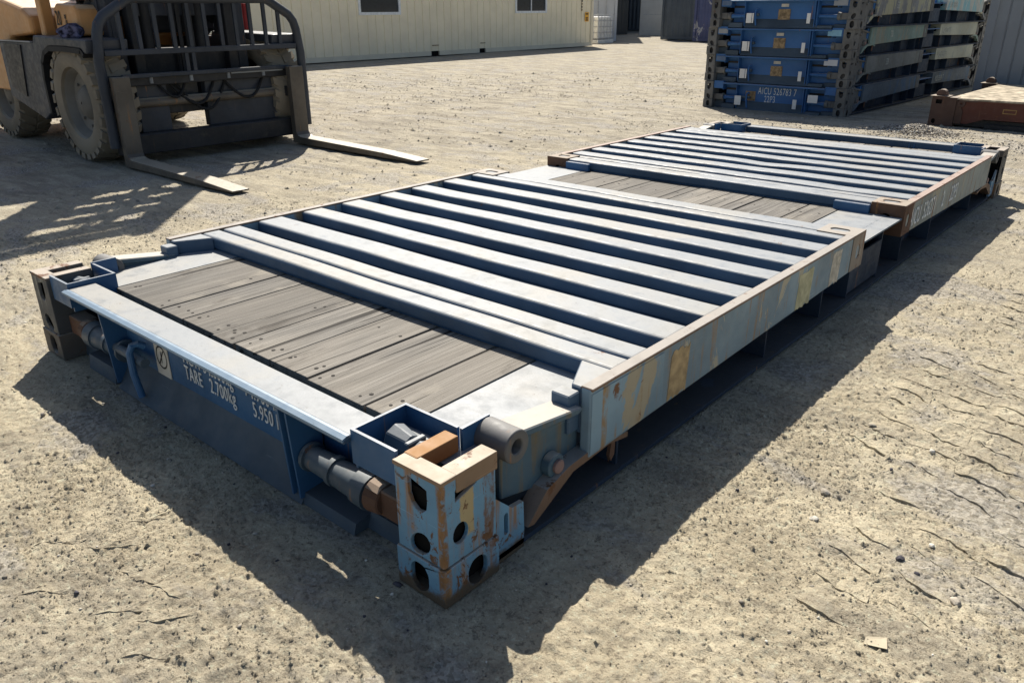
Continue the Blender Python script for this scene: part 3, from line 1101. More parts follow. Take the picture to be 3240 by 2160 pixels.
        b.xf(fn, fl).build('side_stiffener', 'under', sr)
    b = MB().box(-2.11, -.33, .122, L - .122, ZD - .06, ZD - .034)
    b.build('deck_underframe', 'dark', root)
    if planks:
        seams = [-2.104, -1.724, -1.560, -1.340, -1.205, -0.995, -0.786, -0.510, -0.334]
        rg = random.Random(5)
        for i in range(len(seams) - 1):
            x0, x1 = seams[i], seams[i + 1]
            gl = .0055 if i in (0, 1, 4, 6, 7) else .0012
            gr_ = .0055 if i in (0, 3, 5, 6) else .0012
            zt = ZD + rg.uniform(-.003, .002)
            y0 = .192 + rg.uniform(-.006, .006)
            b = MB()
            n = 14
            ys = [y0, L - y0]
            b.box(x0 + (gl if i else .003), x1 - (gr_ if i < 7 else .005), ys[0], ys[-1], ZD - .033, zt)
            pl = b.build('plank', 'wood', root, .0025, 2)
            nb = MB()
            for (yy) in (.235, .262, .60, 3.02, 3.25, L - .25):
                if yy in (.60, 3.02) and rg.random() < .5:
                    continue
                for xx in ((x0 + .045), (x1 - .045)):
                    xx += rg.uniform(-.02, .02)
                    yv = yy + rg.uniform(-.02, .02)
                    nb.cyl((xx, yv), 'z', rg.uniform(.0045, .0075), zt - .001, zt + .0012, 8)
            tag(nb.build('bolt_heads', 'bolt', pl, whole=True), kind='stuff')
    else:
        MB().box(-2.10, -.335, .15, L - .15, ZD - .03, ZD - .004).build('deck_sheet', 'wood', root)
    # ---- folded end walls
    rows = ([(.745, .850), (.853, .962), (1.050, 1.205), (1.317, 1.455), (1.572, 1.715), (1.845, 1.975), (2.091, 2.232), (2.356, 2.490), (2.614, 2.700), (2.703, 2.828)],
            [(3.470, 3.585), (3.588, 3.655), (3.691, 3.822), (3.931, 4.062), (4.175, 4.300), (4.424, 4.556), (4.678, 4.806), (4.931, 5.060), (5.188, 5.300), (5.303, 5.440)])
    spans = ((.588, 2.832), (3.462, 5.480))
    for wi in (0, 1):
        y0, y1 = spans[wi]
        rr = rows[wi]
        b = MB().box(-2.402, -.036, rr[0][0] + .01, rr[-1][1] - .01, ZD - .0, ZD + .006)
        ew = b.build('end_wall', mend, root)
        for ri, (a, c) in enumerate(rr):
            b = MB()
            sl_ = .010
            prof = [(a, ZD + .006), (c, ZD + .006), (c - sl_ * .2, ZT - .012), (c - sl_, ZT), (a + sl_, ZT), (a + sl_ * .2, ZT - .012)]
            if detail == 2:
                ns = 30
                rg2 = random.Random(wi * 50 + ri)
                ph = [rg2.uniform(0, 6.28) for _ in range(4)]
                dent = rg2.uniform(-2.1, -.3)
                da = rg2.choice((0, 0, 0, .004))
                if wi == 1 and ri == 4:
                    dent, da = -1.15, .013
                vv, ff = [], []
                for k in range(ns + 1):
                    xx = -2.4015 + (2.365) * k / ns
                    e_ = math.sin(math.pi * k / ns)
                    dy = e_ * (.0011 * math.sin(xx * 2.3 + ph[0]) + .0007 * math.sin(xx * 7 + ph[1])) - da * 1.2 * math.exp(-((xx - dent) / .22) ** 2)
                    dz = e_ * (.0012 * math.sin(xx * 3.1 + ph[2]) + .0009 * math.sin(xx * 11 + ph[3])) - da * .5 * math.exp(-((xx - dent) / .13) ** 2)
                    for (py, pz_) in prof:
                        top = 1.0 if pz_ > ZD + .02 else 0.0
                        vv.append((xx, py + dy * top, pz_ + dz * top))
                m_ = len(prof)
                for k in range(ns):
                    for j in range(m_):
                        ff.append((k * m_ + j, k * m_ + (j + 1) % m_, (k + 1) * m_ + (j + 1) % m_, (k + 1) * m_ + j))
                ff += [tuple(range(m_ - 1, -1, -1)), tuple(range(ns * m_, ns * m_ + m_))]
                b.add(vv, ff)
            else:
                b.prism(prof, 'x', -2.4015, -.0365)
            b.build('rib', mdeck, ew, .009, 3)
        msd = mats['side'][wi]
        for mx in (0, 1):
            fn, fl = mir(mx, 0)
            zb0, zb1 = ((.152, .198), (.208, .166))[wi]
            b = MB().prism([(y0, zb0), (y1 - .03, zb1), (y1, zb1 + .03) if wi == 0 else (y1, zb1), (y1, ZT + .003), (y0, ZT + .003)], 'x', -.036, 0.0)
            sp_ = b.xf(fn, fl).build('side_post', msd, ew, .006, 2)
            # raised lip along the outer top edge, seen as the rusty rim
            b = MB().box(-.0375, .0045, y0 + .002, y1 - .03 if wi == 0 else y1 - .002, ZT - .004, ZT + .0055)
            b.xf(fn, fl).build('top_rim', mats['rim'][wi], sp_, .002)
            if detail == 2 and wi == 0:
                b = MB().prism([(y0 + .004, zb0 + .012), (y0 + .40, zb0 + .018), (y0 + .395, ZT - .012), (y0 + .004, ZT - .012)], 'x', .0002, .0022)
                b.xf(fn, fl).build('doubler_plate', 'doubler', sp_, .001)
            hinge_y = y0 if wi == 0 else y1
            s_ = 1 if wi == 0 else -1
            b = MB()
            ya, yb = sorted((hinge_y + s_ * .004, hinge_y + s_ * .158))
            pl_ = [(-.037, ya), (-.037, yb), (-.150, yb), (-.072, ya)] if wi == 0 else [(-.037, ya), (-.037, yb), (-.072, yb), (-.150, ya)]
            b.prism(pl_, 'z', .22, ZT - .0005)
            yc, yd = sorted((hinge_y - s_ * .050, hinge_y + s_ * .003))
            b.box(-.105, -.040, yc, yd, .235, ZT - .012)
            ha = b.xf(fn, fl).build('hinge_block', mdeck, sp_, .004)
            # locking corner at the free end of the wall
            fy0, fy1 = (y1 - .158, y1 + .004) if wi == 0 else (y0 - .006, y0 + .150)
            b = MB()
            zc = .200 if wi == 0 else .206
            ycen = (fy0 + fy1) / 2
            hy = [obround(-.092, .292, .028, .030)]
            holed(b, -.176, .004, fy0, fy1, zc, ZT + .006,
                  {'z+': [obround(-.092, ycen, .046, .026)], 'x+': [obround(ycen, .285, .024, .034)],
                   'y+' if wi == 0 else 'y-': hy}, .012)
            co = b.weld().xf(fn, fl).build('locking_corner', mats['corner'][wi], ew, .012, 3)
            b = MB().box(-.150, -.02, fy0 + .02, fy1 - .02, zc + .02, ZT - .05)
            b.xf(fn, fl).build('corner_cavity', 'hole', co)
            ty0, ty1 = sorted(((y1 if wi == 0 else y0), (y1 if wi == 0 else y0) + (.026 if wi == 0 else -.026)))
            b = MB().box(-.372, -.178, ty0, ty1, .298 if wi == 0 else .292, ZT - .012)
            b.xf(fn, fl).build('stop_tab', mend, ew, .003)
    # ---- hinges
    for mx in (0, 1):
        for my in (0, 1):
            fn, fl = mir(mx, my)
            b = MB()
            b.prism([(.262, .155), (.50, .10), (.60, .135), (.60, .28), (.545, .315), (.300, .352), (.262, .340)], 'x', -.100, -.052)
            b.prism([(.30, .334), (.56, .302), (.575, .312), (.575, .320), (.30, .358)], 'x', -.108, -.018)
            hp = b.xf(fn, fl).build('hinge_arm', mats['hinge'], root, .004)
            b = MB().cyl((.284, .324), 'x', .047, -.125, -.012, 28, None, .021)
            b.xf(fn, fl).build('hinge_knuckle', mats['knuckle'], hp, .004, 2, True)
            b = MB().cyl((.284, .324), 'x', .022, -.12, -.045, 16)
            b.xf(fn, fl).build('hinge_bore', 'hole', hp)
            b = MB().cyl((.464, .178), 'x', .036, -.052, -.022, 24)
            b.xf(fn, fl).build('pin_boss', mats['hinge'], hp, .003, 1, True)
            b = MB().cyl((.466, .178), 'x', .021, -.024, -.010, 20)
            b.xf(fn, fl).build('pin', 'pin', hp, .003, 1, True)
            b = MB().prism([(.318, .06), (.345, .055), (.52, .14), (.70, .150), (.80, .132), (.80, .150), (.60, .172), (.50, .166), (.40, .138)], 'x', -.06, -.004)
            b.xf(fn, fl).build('lower_strap', mats['rim'][0], hp)
            b = MB()
            b.plate((0, 0, 0), (0, 1, 0), (0, 0, 1), [(.193, .0), (.31, .0), (.312, .06), (.308, .146), (.262, .150), (.193, .215)],
                    [obround(.238, .112, .008, .034)], .014)
            b.xf(lambda p: fn((p[0] - .012, p[1], p[2])), fl).build('foot_ear', mpost, root)
            if not my:
                b = MB().prism([(.735, .145), (.755, .15), (.752, .085), (.735, .07), (.725, .09)], 'x', -.03, -.018)
                b.xf(fn, fl).build('hook', 'rust', hp)


M['under'] = paint('dirty_dark_blue_paint', (0.016, 0.032, 0.060), 0.65, 0.25, 0.10, 0.2, (0.11, 0.10, 0.085), 0.6, 0.3)
M['lash'] = plain('worn_lashing_steel', (0.16, 0.155, 0.15), 0.5, 0.5)
M['lip'] = paint('light_blue_worn_lip', (0.14, 0.24, 0.35), 0.4, 0.15, 0.16, 0.0, (0.27, 0.33, 0.385), 0.6, 0.1, spec=0.5)
M['doubler'] = paint('pale_blue_scraped_plate', (0.19, 0.29, 0.36), 0.55, 0.18, 0.40, 0.75, None, 0, 0.2, (0.36, 0.32, 0.23), 0.22, streakcol=(0.30, 0.20, 0.10))
M['cap'] = paint('worn_cream_steel_cap', (0.24, 0.16, 0.10), 0.6, 0.3, 0.42, 0.3, (0.46, 0.385, 0.29), 0.85, 0.45)
M['cast_main'] = paint('rust_stained_casting', (0.20, 0.30, 0.36), 0.65, 0.2, 0.42, 0.75, (0.4, 0.3, 0.2), 0.6, 0.3,
                       (0.34, 0.26, 0.15), 0.6, streakcol=(0.16, 0.085, 0.045))
M['cap_rust'] = paint('orange_rusted_bar', (0.26, 0.12, 0.045), 0.7, 0.3, 0.35, 0.2, (0.42, 0.24, 0.10), 0.6, 0.1)
M['post2'] = paint('dark_post_painted_shade', (0.07, 0.075, 0.08), 0.6, 0.3, 0.25, 0.55, (0.40, 0.35, 0.29), 0.85, 0.2, streakcol=(0.22, 0.22, 0.20))  # darkness of the shaded posts put into the paint, with pale streaks
M['rodgrey'] = paint('grey_blue_rod', (0.06, 0.09, 0.12), 0.5, 0.25, 0.36, 0.3, (0.30, 0.31, 0.31), 0.6, 0.3)
M['rim1'] = paint('rusty_worn_rim', (0.16, 0.10, 0.065), 0.65, 0.3, 0.45, 0.2, (0.37, 0.345, 0.31), 0.85, 0.3)
M['rim2'] = paint('rust_red_rim', (0.15, 0.07, 0.045), 0.7, 0.25, 0.5, 0.2, (0.42, 0.33, 0.28), 0.85, 0.2)
M['knuckle'] = paint('grey_steel_knuckle', (0.11, 0.11, 0.11), 0.6, 0.2, 0.2, 0.2, (0.26, 0.25, 0.235), 0.6, 0.2)
M['hinge'] = paint('dull_teal_hinge', (0.055, 0.10, 0.135), 0.55, 0.25, 0.3, 0.7, (0.50, 0.45, 0.38), 0.9, 0.1, streakcol=(0.14, 0.12, 0.08))
M['pin'] = plain('primer_pink_pin', (0.26, 0.17, 0.15), 0.6)
M['corner2'] = paint('brown_rusted_corner', (0.10, 0.055, 0.035), 0.8, 0.3, 0.45, 0.2, (0.42, 0.36, 0.29), 0.8, 0.15)
M['corner1'] = paint('half_rusted_corner', (0.22, 0.19, 0.155), 0.7, 0.25, 0.48, 0.6, (0.38, 0.345, 0.30), 0.85, 0.1, streakcol=(0.18, 0.08, 0.045))

def post_main():
    mt = paint('sky_blue_paint_with_rust_runs', (0.135, 0.29, 0.43), 0.55, 0.2, 0.30, 0.75, (0.50, 0.42, 0.32), 0.9, 0.25, streakcol=(0.30, 0.16, 0.065))
    nt = mt.node_tree
    b = nt.nodes["Principled BSDF"]
    g = NG(nt)
    src = b.inputs["Base Color"].links[0].from_socket
    x, y, z = g.xyz()
    P = g.pos()
    ax = g.math('ABSOLUTE', x, 0.0)
    ay = g.math('ABSOLUTE', y, 0.0)
    d = g.math('MAXIMUM', ax, ay)
    wob = g.math('MULTIPLY', g.noise(g.pos(30, 30, 5), 1.0, 5, 0.7), 0.034)
    edge = g.ramp(g.math('SUBTRACT', d, wob), 0.003, -0.005)
    edge = g.math('MULTIPLY', edge, g.ramp(g.noise(g.pos(1, 1, 1), 26, 8, 0.75, 0.4), 0.36, 0.52, 0.15, 1.0))
    c = g.mix(edge, src, g.mix(g.noise(g.pos(60, 60, 9), 1.0, 4), (0.07, 0.032, 0.015), (0.40, 0.22, 0.09)))
    # band of older ochre primer on the long side, with ragged edges
    nx = nt.nodes.new("ShaderNodeSeparateXYZ")
    nt.links.new(g.geo.outputs["Normal"], nx.inputs[0])
    wy = g.math('ADD', y, g.math('MULTIPLY', g.noise(g.pos(1, 14, 14), 1.0, 5, 0.6), 0.03))
    band = g.math('MULTIPLY', g.ramp(wy, 0.072, 0.078), g.ramp(wy, 0.125, 0.118))
    band = g.math('MULTIPLY', band, g.math('MULTIPLY', g.ramp(z, 0.165, 0.18), g.ramp(nx.outputs[0], 0.4, 0.6)))
    c = g.mix(band, c, (0.40, 0.32, 0.17))
    # two long rust runs further back on the same face
    run = g.math('MULTIPLY', g.math('MULTIPLY', g.ramp(wy, 0.155, 0.162), g.ramp(wy, 0.196, 0.188)), g.ramp(nx.outputs[0], 0.4, 0.6))
    run = g.math('MULTIPLY', run, g.ramp(g.noise(g.pos(1, 1, .6), 17, 8, 0.75, 0.4), 0.40, 0.55, 0.1, 0.9))
    c = g.mix(run, c, (0.15, 0.08, 0.045))
    # splashed grime near the ground
    gz = g.math('ADD', z, g.math('MULTIPLY', g.noise(P, 22, 6, 0.7), -0.07))
    c = g.mix(g.ramp(gz, 0.012, -0.015), c, (0.10, 0.075, 0.05))
    blot = g.ramp(g.noise(g.pos(1, 1, 0.55), 21, 9, 0.74, 0.6), 0.575, 0.60)
    c = g.mix(blot, c, g.mix(g.noise(P, 70, 4), (0.035, 0.022, 0.014), (0.22, 0.105, 0.045)))
    chips = g.ramp(g.noise(P, 34, 9, 0.78, 0.5), 0.60, 0.63)
    c = g.mix(g.math('MULTIPLY', chips, 0.8), c, (0.10, 0.045, 0.022))
    nt.links.new(c, b.inputs["Base Color"])
    return mt


M['light'] = post_main()
M['cast_main'] = M['light']
main = empty('flat_rack_container', (0, 0, 0), 0,
             "long folded blue steel flat rack with grey timber deck, lying alone in the foreground", "flat rack")
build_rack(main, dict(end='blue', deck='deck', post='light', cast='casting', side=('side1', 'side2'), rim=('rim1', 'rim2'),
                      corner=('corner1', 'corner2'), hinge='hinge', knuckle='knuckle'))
# markings on the near end
YW = .0985
text('tare_lettering', "TARE", 'letter', main, (-1.396, YW, .156), (1, 0, 0), (0, 0, 1), .055, .60)
text('tare_lettering', "2.700kg", 'letter', main, (-1.228, YW, .156), (1, 0, 0), (0, 0, 1), .055, .60)
text('tare_lettering', "5.950 lb", 'letter', main, (-.965, YW, .156), (1, 0, 0), (0, 0, 1), .055, .60)
text('gross_lettering', "MGW", 'letter', main, (-1.396, YW, .2205), (1, 0, 0), (0, 0, 1), .055, .60)
text('gross_lettering', "34.000kg", 'letter', main, (-1.258, YW, .2205), (1, 0, 0), (0, 0, 1), .055, .60)
text('gross_lettering', "74.960 lb", 'letter', main, (-1.000, YW, .2205), (1, 0, 0), (0, 0, 1), .055, .60)
stk = MB().box(-1.612, -1.512, .0955, .0985, .113, .245).build('warning_sticker', 'sticker', main)
b = MB()
for r0_, r1_ in ((.040, .034),):
    n = 32
    v = []
    for rr_ in (r0_, r1_):
        for k in range(n):
            t = 2 * math.pi * k / n
            v.append((-1.562 + rr_ * math.cos(t), .0948, .188 + 1.15 * rr_ * math.sin(t)))
    b.add(v, [(k, (k + 1) % n, n + (k + 1) % n, n + k) for k in range(n)])
b.add([(-1.586, .0946, .160), (-1.580, .0946, .158), (-1.540, .0946, .216), (-1.546, .0946, .218)], [(0, 1, 2, 3)])
b.add([(-1.566, .0946, .165), (-1.561, .0946, .165), (-1.561, .0946, .212), (-1.566, .0946, .212)], [(0, 1, 2, 3)])
b.build('prohibition_print', 'letter_black', stk)
text('owner_lettering', "AICU", 'letter', main, (.0005, 3.585, .232), (0, 1, 0), (0, 0, 1), .098, .58)
text('number_lettering', "526271", 'letter', main, (.0005, 3.835, .232), (0, 1, 0), (0, 0, 1), .098, .58)
text('number_lettering', "2", 'letter', main, (.0005, 4.235, .232), (0, 1, 0), (0, 0, 1), .098, .58)
text('type_lettering', "22P3", 'letter', main, (.0005, 4.42, .232), (0, 1, 0), (0, 0, 1), .098, .55)
# old decals left on the near folded post
for (ya, yb, za, zb, mt_) in ((1.02, 1.14, .17, .335, 'decal'), (2.05, 2.20, .185, .34, 'decal2'), (2.42, 2.53, .195, .35, 'decal3')):
    b = MB()
    n = 9
    edge_lo = [(ya + (yb - ya) * k / n, za + random.Random(k * 7 + int(ya * 100)).uniform(-.006, .012)) for k in range(n + 1)]
    edge_hi = [(ya + (yb - ya) * k / n + .012, zb + random.Random(k * 3 + int(yb * 100)).uniform(-.012, .008)) for k in range(n + 1)]
    pts = edge_lo + edge_hi[::-1]
    b.prism(pts, 'x', .0003, .0012)
    M.setdefault('decal', plain('ochre_old_paint', (0.38, 0.28, 0.15), 0.6, 0.3, 0, 0.3, 20))
    M.setdefault('decal2', plain('faded_yellow_decal', (0.42, 0.41, 0.26), 0.6, 0.3, 0, 0.25, 20))
    M.setdefault('decal3', plain('faded_paper_label', (0.46, 0.43, 0.36), 0.6, 0.3, 0, 0.3, 30))
    b.build('old_decal', mt_, main)

# ------------------------------------------------------------------ stack of folded racks behind
def side_paint(name, col, patch, pk, streak):
    return paint(name, col, 0.6, 0.15, 0.12, streak, (0.3, 0.26, 0.22), 0.8, 0.1, patch, pk, streakcol=(0.10, 0.075, 0.05))


M['st_end'] = paint('deep_blue_rack_paint', (0.034, 0.125, 0.32), 0.5, 0.12, 0.05, 0.1, (0.35, 0.36, 0.37), 0.7, 0.15)
M['st_post'] = paint('grimy_grey_post', (0.14, 0.14, 0.135), 0.7, 0.25, 0.2, 0.5, (0.2, 0.18, 0.15), 0.6, 0.3, streakcol=(0.05, 0.04, 0.035))
M['st_a'] = side_paint('slate_blue_side', (0.095, 0.125, 0.155), (0.06, 0.12, 0.20), 0.3, 0.2)
M['st_b'] = side_paint('grey_side', (0.15, 0.165, 0.165), (0.12, 0.13, 0.12), 0.2, 0.3)
M['st_c'] = side_paint('sea_green_side', (0.17, 0.25, 0.225), (0.24, 0.24, 0.19), 0.4, 0.3)
M['st_d'] = side_paint('patchy_cream_side', (0.19, 0.20, 0.21), (0.36, 0.35, 0.24), 0.55, 0.3)
M['st_e'] = side_paint('pale_olive_side', (0.36, 0.37, 0.30), (0.30, 0.33, 0.30), 0.2, 0.2)
M['st_f'] = side_paint('white_cyan_side', (0.42, 0.44, 0.41), (0.20, 0.40, 0.45), 0.5, 0.2)

M['letter_faded'] = plain('faded_white_lettering', (0.50, 0.52, 0.48), 0.6, 0.2, 0, 0.3, 40)
M['tag_slate'] = plain('slate_blue_tag', (0.10, 0.15, 0.24), 0.5)
M['tag_blue'] = plain('light_blue_tag', (0.22, 0.42, 0.55), 0.5)
stack_spec = [
    ('st_a', 'st_a', "bottom rack of the blue stack, numbered AICU 526783 7", "AICU 526783 7"),
    ('st_b', 'st_e', "second rack from the ground in the blue stack", None),
    ('st_c', 'st_e', "third rack up in the blue stack, with sea green side post", None),
    ('st_d', 'st_f', "topmost rack of the blue stack, with patchy cream side", None),
]
SX = 0.855
th = R(-2.2)
sw = Vector((math.sin(-th), math.cos(th), 0))
for i, (ma, mb_, lab, num) in enumerate(stack_spec):
    rx = (0.0, -.030, -.030, .0)[i] * 1.0
    o = empty('flat_rack_container', (-2.57 + rx + 0.004 * i, 9.87 + (.0, .03, .01, -.02)[i], .003 + i * .3635), th, lab, "flat rack",
              "folded flat racks piled in a stack", (SX, 1, 1))
    build_rack(o, dict(end='st_end', deck='st_end', post='st_post', cast='st_post', side=(ma, mb_), rim=(ma, mb_), corner=('st_post', mb_),
                       hinge='st_post', knuckle='st_post'), detail=1, planks=False)
    yf = .098
    if num:
        text('number_lettering', num, 'letter', o, (-1.50, yf, .220), (1, 0, 0), (0, 0, 1), .092, .72)
        text('type_lettering', "22P3", 'letter', o, (-1.38, yf, .114), (1, 0, 0), (0, 0, 1), .088, .72)
        MB().box(-1.72, -1.54, yf - .004, yf, .12, .25).build('data_plate', 'gold', o)
    else:
        MB().box(-1.31, -1.11, yf - .004, yf, .08, .235).build('data_plate', 'gold', o)
        MB().box(-1.27, -1.15, yf - .004, yf, .262, .300).build('data_plate', 'sticker', o)
    for (xa, xb) in ((-1.80, -1.71), (-1.70, -1.675), (-.79, -.735)) if not num else ((-1.86, -1.745), (-.84, -.775), (-.60, -.44)):
        za, zb = (.06, .185) if xa < -.7 else (.16, .26)
        MB().box(xa, xb, .006, .010, za, zb).build('white_tag', 'white', o)
    if i:
        MB().box(-.40, -.19, .004, .010, .275, .350).build('corner_tag', ('white', 'cont_white', 'tag_blue', 'grey_cont')[i], o)
        MB().box(-2.25, -2.08, .004, .010, .285, .345).build('corner_tag', ('white', 'tag_slate', 'grey_cont', 'tag_slate')[i], o)
    for s_, (nm, yy) in enumerate((("AICU 526391 7", 3.60), ("526", 1.30))):
        if i in (1, 2, 3) or s_ == 0:
            text('side_lettering', nm, 'letter_faded', o, (.0005, yy, .238), (0, 1, 0), (0, 0, 1), .085, .50)

# ------------------------------------------------------------------ rusty red rack
rr = empty('platform_rack', (-1.53, 9.85, 0), R(-1.5), "rusty red brown platform rack with dusty plywood deck by the grey container", "flat rack")
LX, WY = 6.0, 2.44
for mx in (0, 1):
    for my in (0, 1):
        fn = lambda p, mx=mx, my=my: ((LX - p[0]) if mx else p[0], (WY - p[1]) if my else p[1], p[2])
        fl = (mx != my)
        b = MB()
        holed(b, 0, .275, 0, .17, 0, .345, {'y-': [rect(.045, .115, .265, .315), obround(.055, .06, .022, .03)], 'x-': [obround(.085, .07, .035, .03)]}, .014)
        cp = b.xf(fn, fl).build('corner_post', 'red_post', rr, .004)
        b = MB().box(.02, .26, .02, .15, .02, .33)
        b.xf(fn, fl).build('post_cavity', 'hole', cp)
        b = MB().box(-.025, .185, -.015, .185, .346, .356)
        b.xf(fn, fl).build('top_plate', 'red_post', cp)
        b = MB().prism([(.035 + .0, .356)] + [(.085 + .058 * math.cos(t), .372 + .058 * math.sin(t)) for t in [math.pi * (1 - k / 10) for k in range(11)]] + [(.145, .356)], 'y', .03, .13)
        b.xf(fn, not fl).build('twist_lock_dome', 'red_post', cp, .004)
        b = MB().prism([(.277, .05), (.277, .335), (.36, .19), (.36, .05)], 'y', .012, .030)
        b.xf(fn, not fl).build('gusset', 'red_post', cp)
        b = MB().cyl((.02, .280), 'y', .045, -.0, .06, 22, None, .013)
        b = MB()
        b.cyl((.33, .280), 'y', .044, .002, .07, 22, None, .014)
        hk = b.xf(fn, fl).build('hinge_knuckle', 'red_post', rr, .003, 1, True)
        b = MB().box(.33, .335, .02, .05, .266, .292)
        b = MB().box(.352, .50, .004, .06, .302, .314)
        b.xf(fn, fl).build('hinge_arm', 'red_post', hk)
for my in (0, 1):
    fn = lambda p, my=my: (p[0], (WY - p[1]) if my else p[1], p[2])
    b = MB().prism([(.30, .06), (.42, .05), (.60, .115), (5.4, .115), (5.58, .05), (5.70, .06), (5.70, .300), (.30, .300)], 'y', .022, .05)
    b.xf(fn, bool(my) != True).build('side_beam', 'red', rr)
    b = MB().box(.30, 5.70, .010, .09, .301, .318)
    b.xf(fn, bool(my)).build('top_chord', 'red', rr)
    b = MB().box(.62, 5.40, .03, .06, .012, .060)
    b.xf(fn, bool(my)).build('bottom_skid', 'fork_dark', rr)  # dark colour carries the shadow low under the beam
b = MB().box(.02, 5.98, .08, 2.36, .02, .10)
b.build('underframe', 'fork_dark', rr)
for k in range(5):
    x0 = .20 + k * 1.125
    tilt = 0.0
    b = MB().box(x0 if k else .19, x0 + 1.115, .004, WY - .004, .320, .3405)
    b.build('deck_panel', 'ply', rr, .003)
for xm in (.78, 1.15, 2.6):
    b = MB()
    for (xa, xb, za, zb) in ((xm, xm + .14, .238, .246), (xm, xm + .14, .196, .204), (xm, xm + .008, .204, .238), (xm + .132, xm + .14, .204, .238)):
        b.box(xa, xb, .0205, .0222, za, zb)
    b.build('ochre_mark', 'ochre', rr, whole=True)

# ------------------------------------------------------------------ shipping containers and cabin
def corrugated(b, axis, a0, a1, fixed, z0, z1, pitch, depth, sgn=1, flat=0.5, groove=False):
    """vertical trapezoid corrugation along axis ('x' or 'y') standing at fixed, ribs toward sgn"""
    pts = []
    a = a0
    s1 = pitch * (1 - flat) / 2
    f1 = pitch * flat / 2
    while a < a1 - 1e-6:
        for (da, d) in (((0, 0), (pitch * .84, 0), (pitch * .89, -depth), (pitch * .94, -depth), (pitch, 0)) if groove else ((0, 0), (f1, 0), (f1 + s1, depth), (2 * f1 + s1, depth), (2 * f1 + 2 * s1, 0))):
            if a + da <= a1:
                if not pts or a + da - pts[-1][0] > 1e-5:
                    pts.append((a + da, d))
        a += pitch
    if pts[-1][0] < a1:
        pts.append((a1, pts[-1][1]))
    n = len(pts)
    v = []
    for (aa, d) in pts:
        for z in (z0, z1):
            v.append((aa, fixed + sgn * d, z) if axis == 'x' else (fixed + sgn * d, aa, z))
    f = []
    for i in range(n - 1):
        q = (2 * i, 2 * i + 2, 2 * i + 3, 2 * i + 1)
        ok = (axis == 'x') == (sgn < 0)
        f.append(q if ok else q[::-1])
    return b.add(v, f)


def container(name, label, x0, x1, y0, y1, h, mat, pitch=.28, depth=.036, cat="container", group=None, door=None, base=0.0, doormat=None, rz=0.0, groove=False):
    # rz turns the box about its front right corner (x1, y0)
    hx, hy = -(x1 - x0) / 2, (y1 - y0) / 2
    o = empty(name, ((x0 + x1) / 2, (y0 + y1) / 2, base), 0, label, cat, group)
    ox, oy = o.location.x, o.location.y
    X0, X1, Y0, Y1 = x0 - ox, x1 - ox, y0 - oy, y1 - oy
    i = .045
    for nm, ax, a0, a1, fx, sg in (('front_wall', 'x', X0 + .1, X1 - .1, Y0 + i, -1), ('back_wall', 'x', X0 + .1, X1 - .1, Y1 - i, 1),
                                   ('left_wall', 'y', Y0 + .1, Y1 - .1, X0 + i, -1), ('right_wall', 'y', Y0 + .1, Y1 - .1, X1 - i, 1)):
        if door and nm == door:
            continue
        b = MB()
        corrugated(b, ax, a0, a1, fx, .14, h - .10, pitch, depth, sg, .5, groove)
        b.build(nm, mat, o, whole=True)
    for (xa, ya) in ((X0, Y0), (X1 - .11, Y0), (X0, Y1 - .11), (X1 - .11, Y1 - .11)):
        MB().box(xa, xa + .11, ya, ya + .11, .02, h).build('corner_post', mat, o, .006)
    MB().box(X0 + .11, X1 - .11, Y0, Y0 + .06, .03, .15).build('bottom_rail', mat, o)
    MB().box(X0 + .11, X1 - .11, Y1 - .06, Y1, .03, .15).build('bottom_rail', mat, o)
    MB().box(X0, X0 + .06, Y0 + .11, Y1 - .11, .03, .15).build('bottom_rail', mat, o)
    MB().box(X1 - .06, X1, Y0 + .11, Y1 - .11, .03, .15).build('bottom_rail', mat, o)
    MB().box(X0 + .05, X1 - .05, Y0 + .05, Y1 - .05, h - .11, h - .02).build('roof', mat, o)
    if door:
        dm = doormat or mat
        if door == 'front_wall':
            for (xa, xb) in ((X0 + .12, (X0 + X1) / 2 - .01), ((X0 + X1) / 2 + .01, X1 - .12)):
                b = MB().box(xa, xb, Y0 + .03, Y0 + .07, .16, h - .12)
                d = b.build('door', dm, o, .006)
                for z in (.30, .95, 1.60, 2.25):
                    MB().box(xa + .06, xb - .06, Y0 + .018, Y0 + .030, z, z + .03).build('door_swage', dm, d)
                for k in (.22, .42):
                    xx = xa + (xb - xa) * k * (1 if xa < 0 else 1.6)
                    b = MB().cyl((xx, Y0 + .008), 'z', .016, .10, h - .08, 10)
                    b.build('lock_bar', 'galv', d, 0, 1, True)
                    MB().box(xx - .02, xx + .16, Y0 - .014, Y0 - .004, .98, 1.03).build('bar_handle', 'galv', d)
        else:
            for (ya, yb) in ((Y0 + .12, (Y0 + Y1) / 2 - .01), ((Y0 + Y1) / 2 + .01, Y1 - .12)):
                b = MB().box(X1 - .07, X1 - .03, ya, yb, .16, h - .12)
                d = b.build('door', dm, o, .006)
                for z in (.30, .95, 1.60, 2.25):
                    MB().box(X1 - .03, X1 - .018, ya + .06, yb - .06, z, z + .03).build('door_swage', dm, d)
                for k in (.3, .7):
                    yy = ya + (yb - ya) * k
                    MB().cyl((X1 - .006, yy), 'z', .016, .10, h - .08, 10).build('lock_bar', 'galv', d, 0, 1, True)
    if rz:
        o.rotation_euler = (0, 0, rz)
        o.location = (x1 + hx * math.cos(rz) - hy * math.sin(rz), y0 + hx * math.sin(rz) + hy * math.cos(rz), base)
    return o


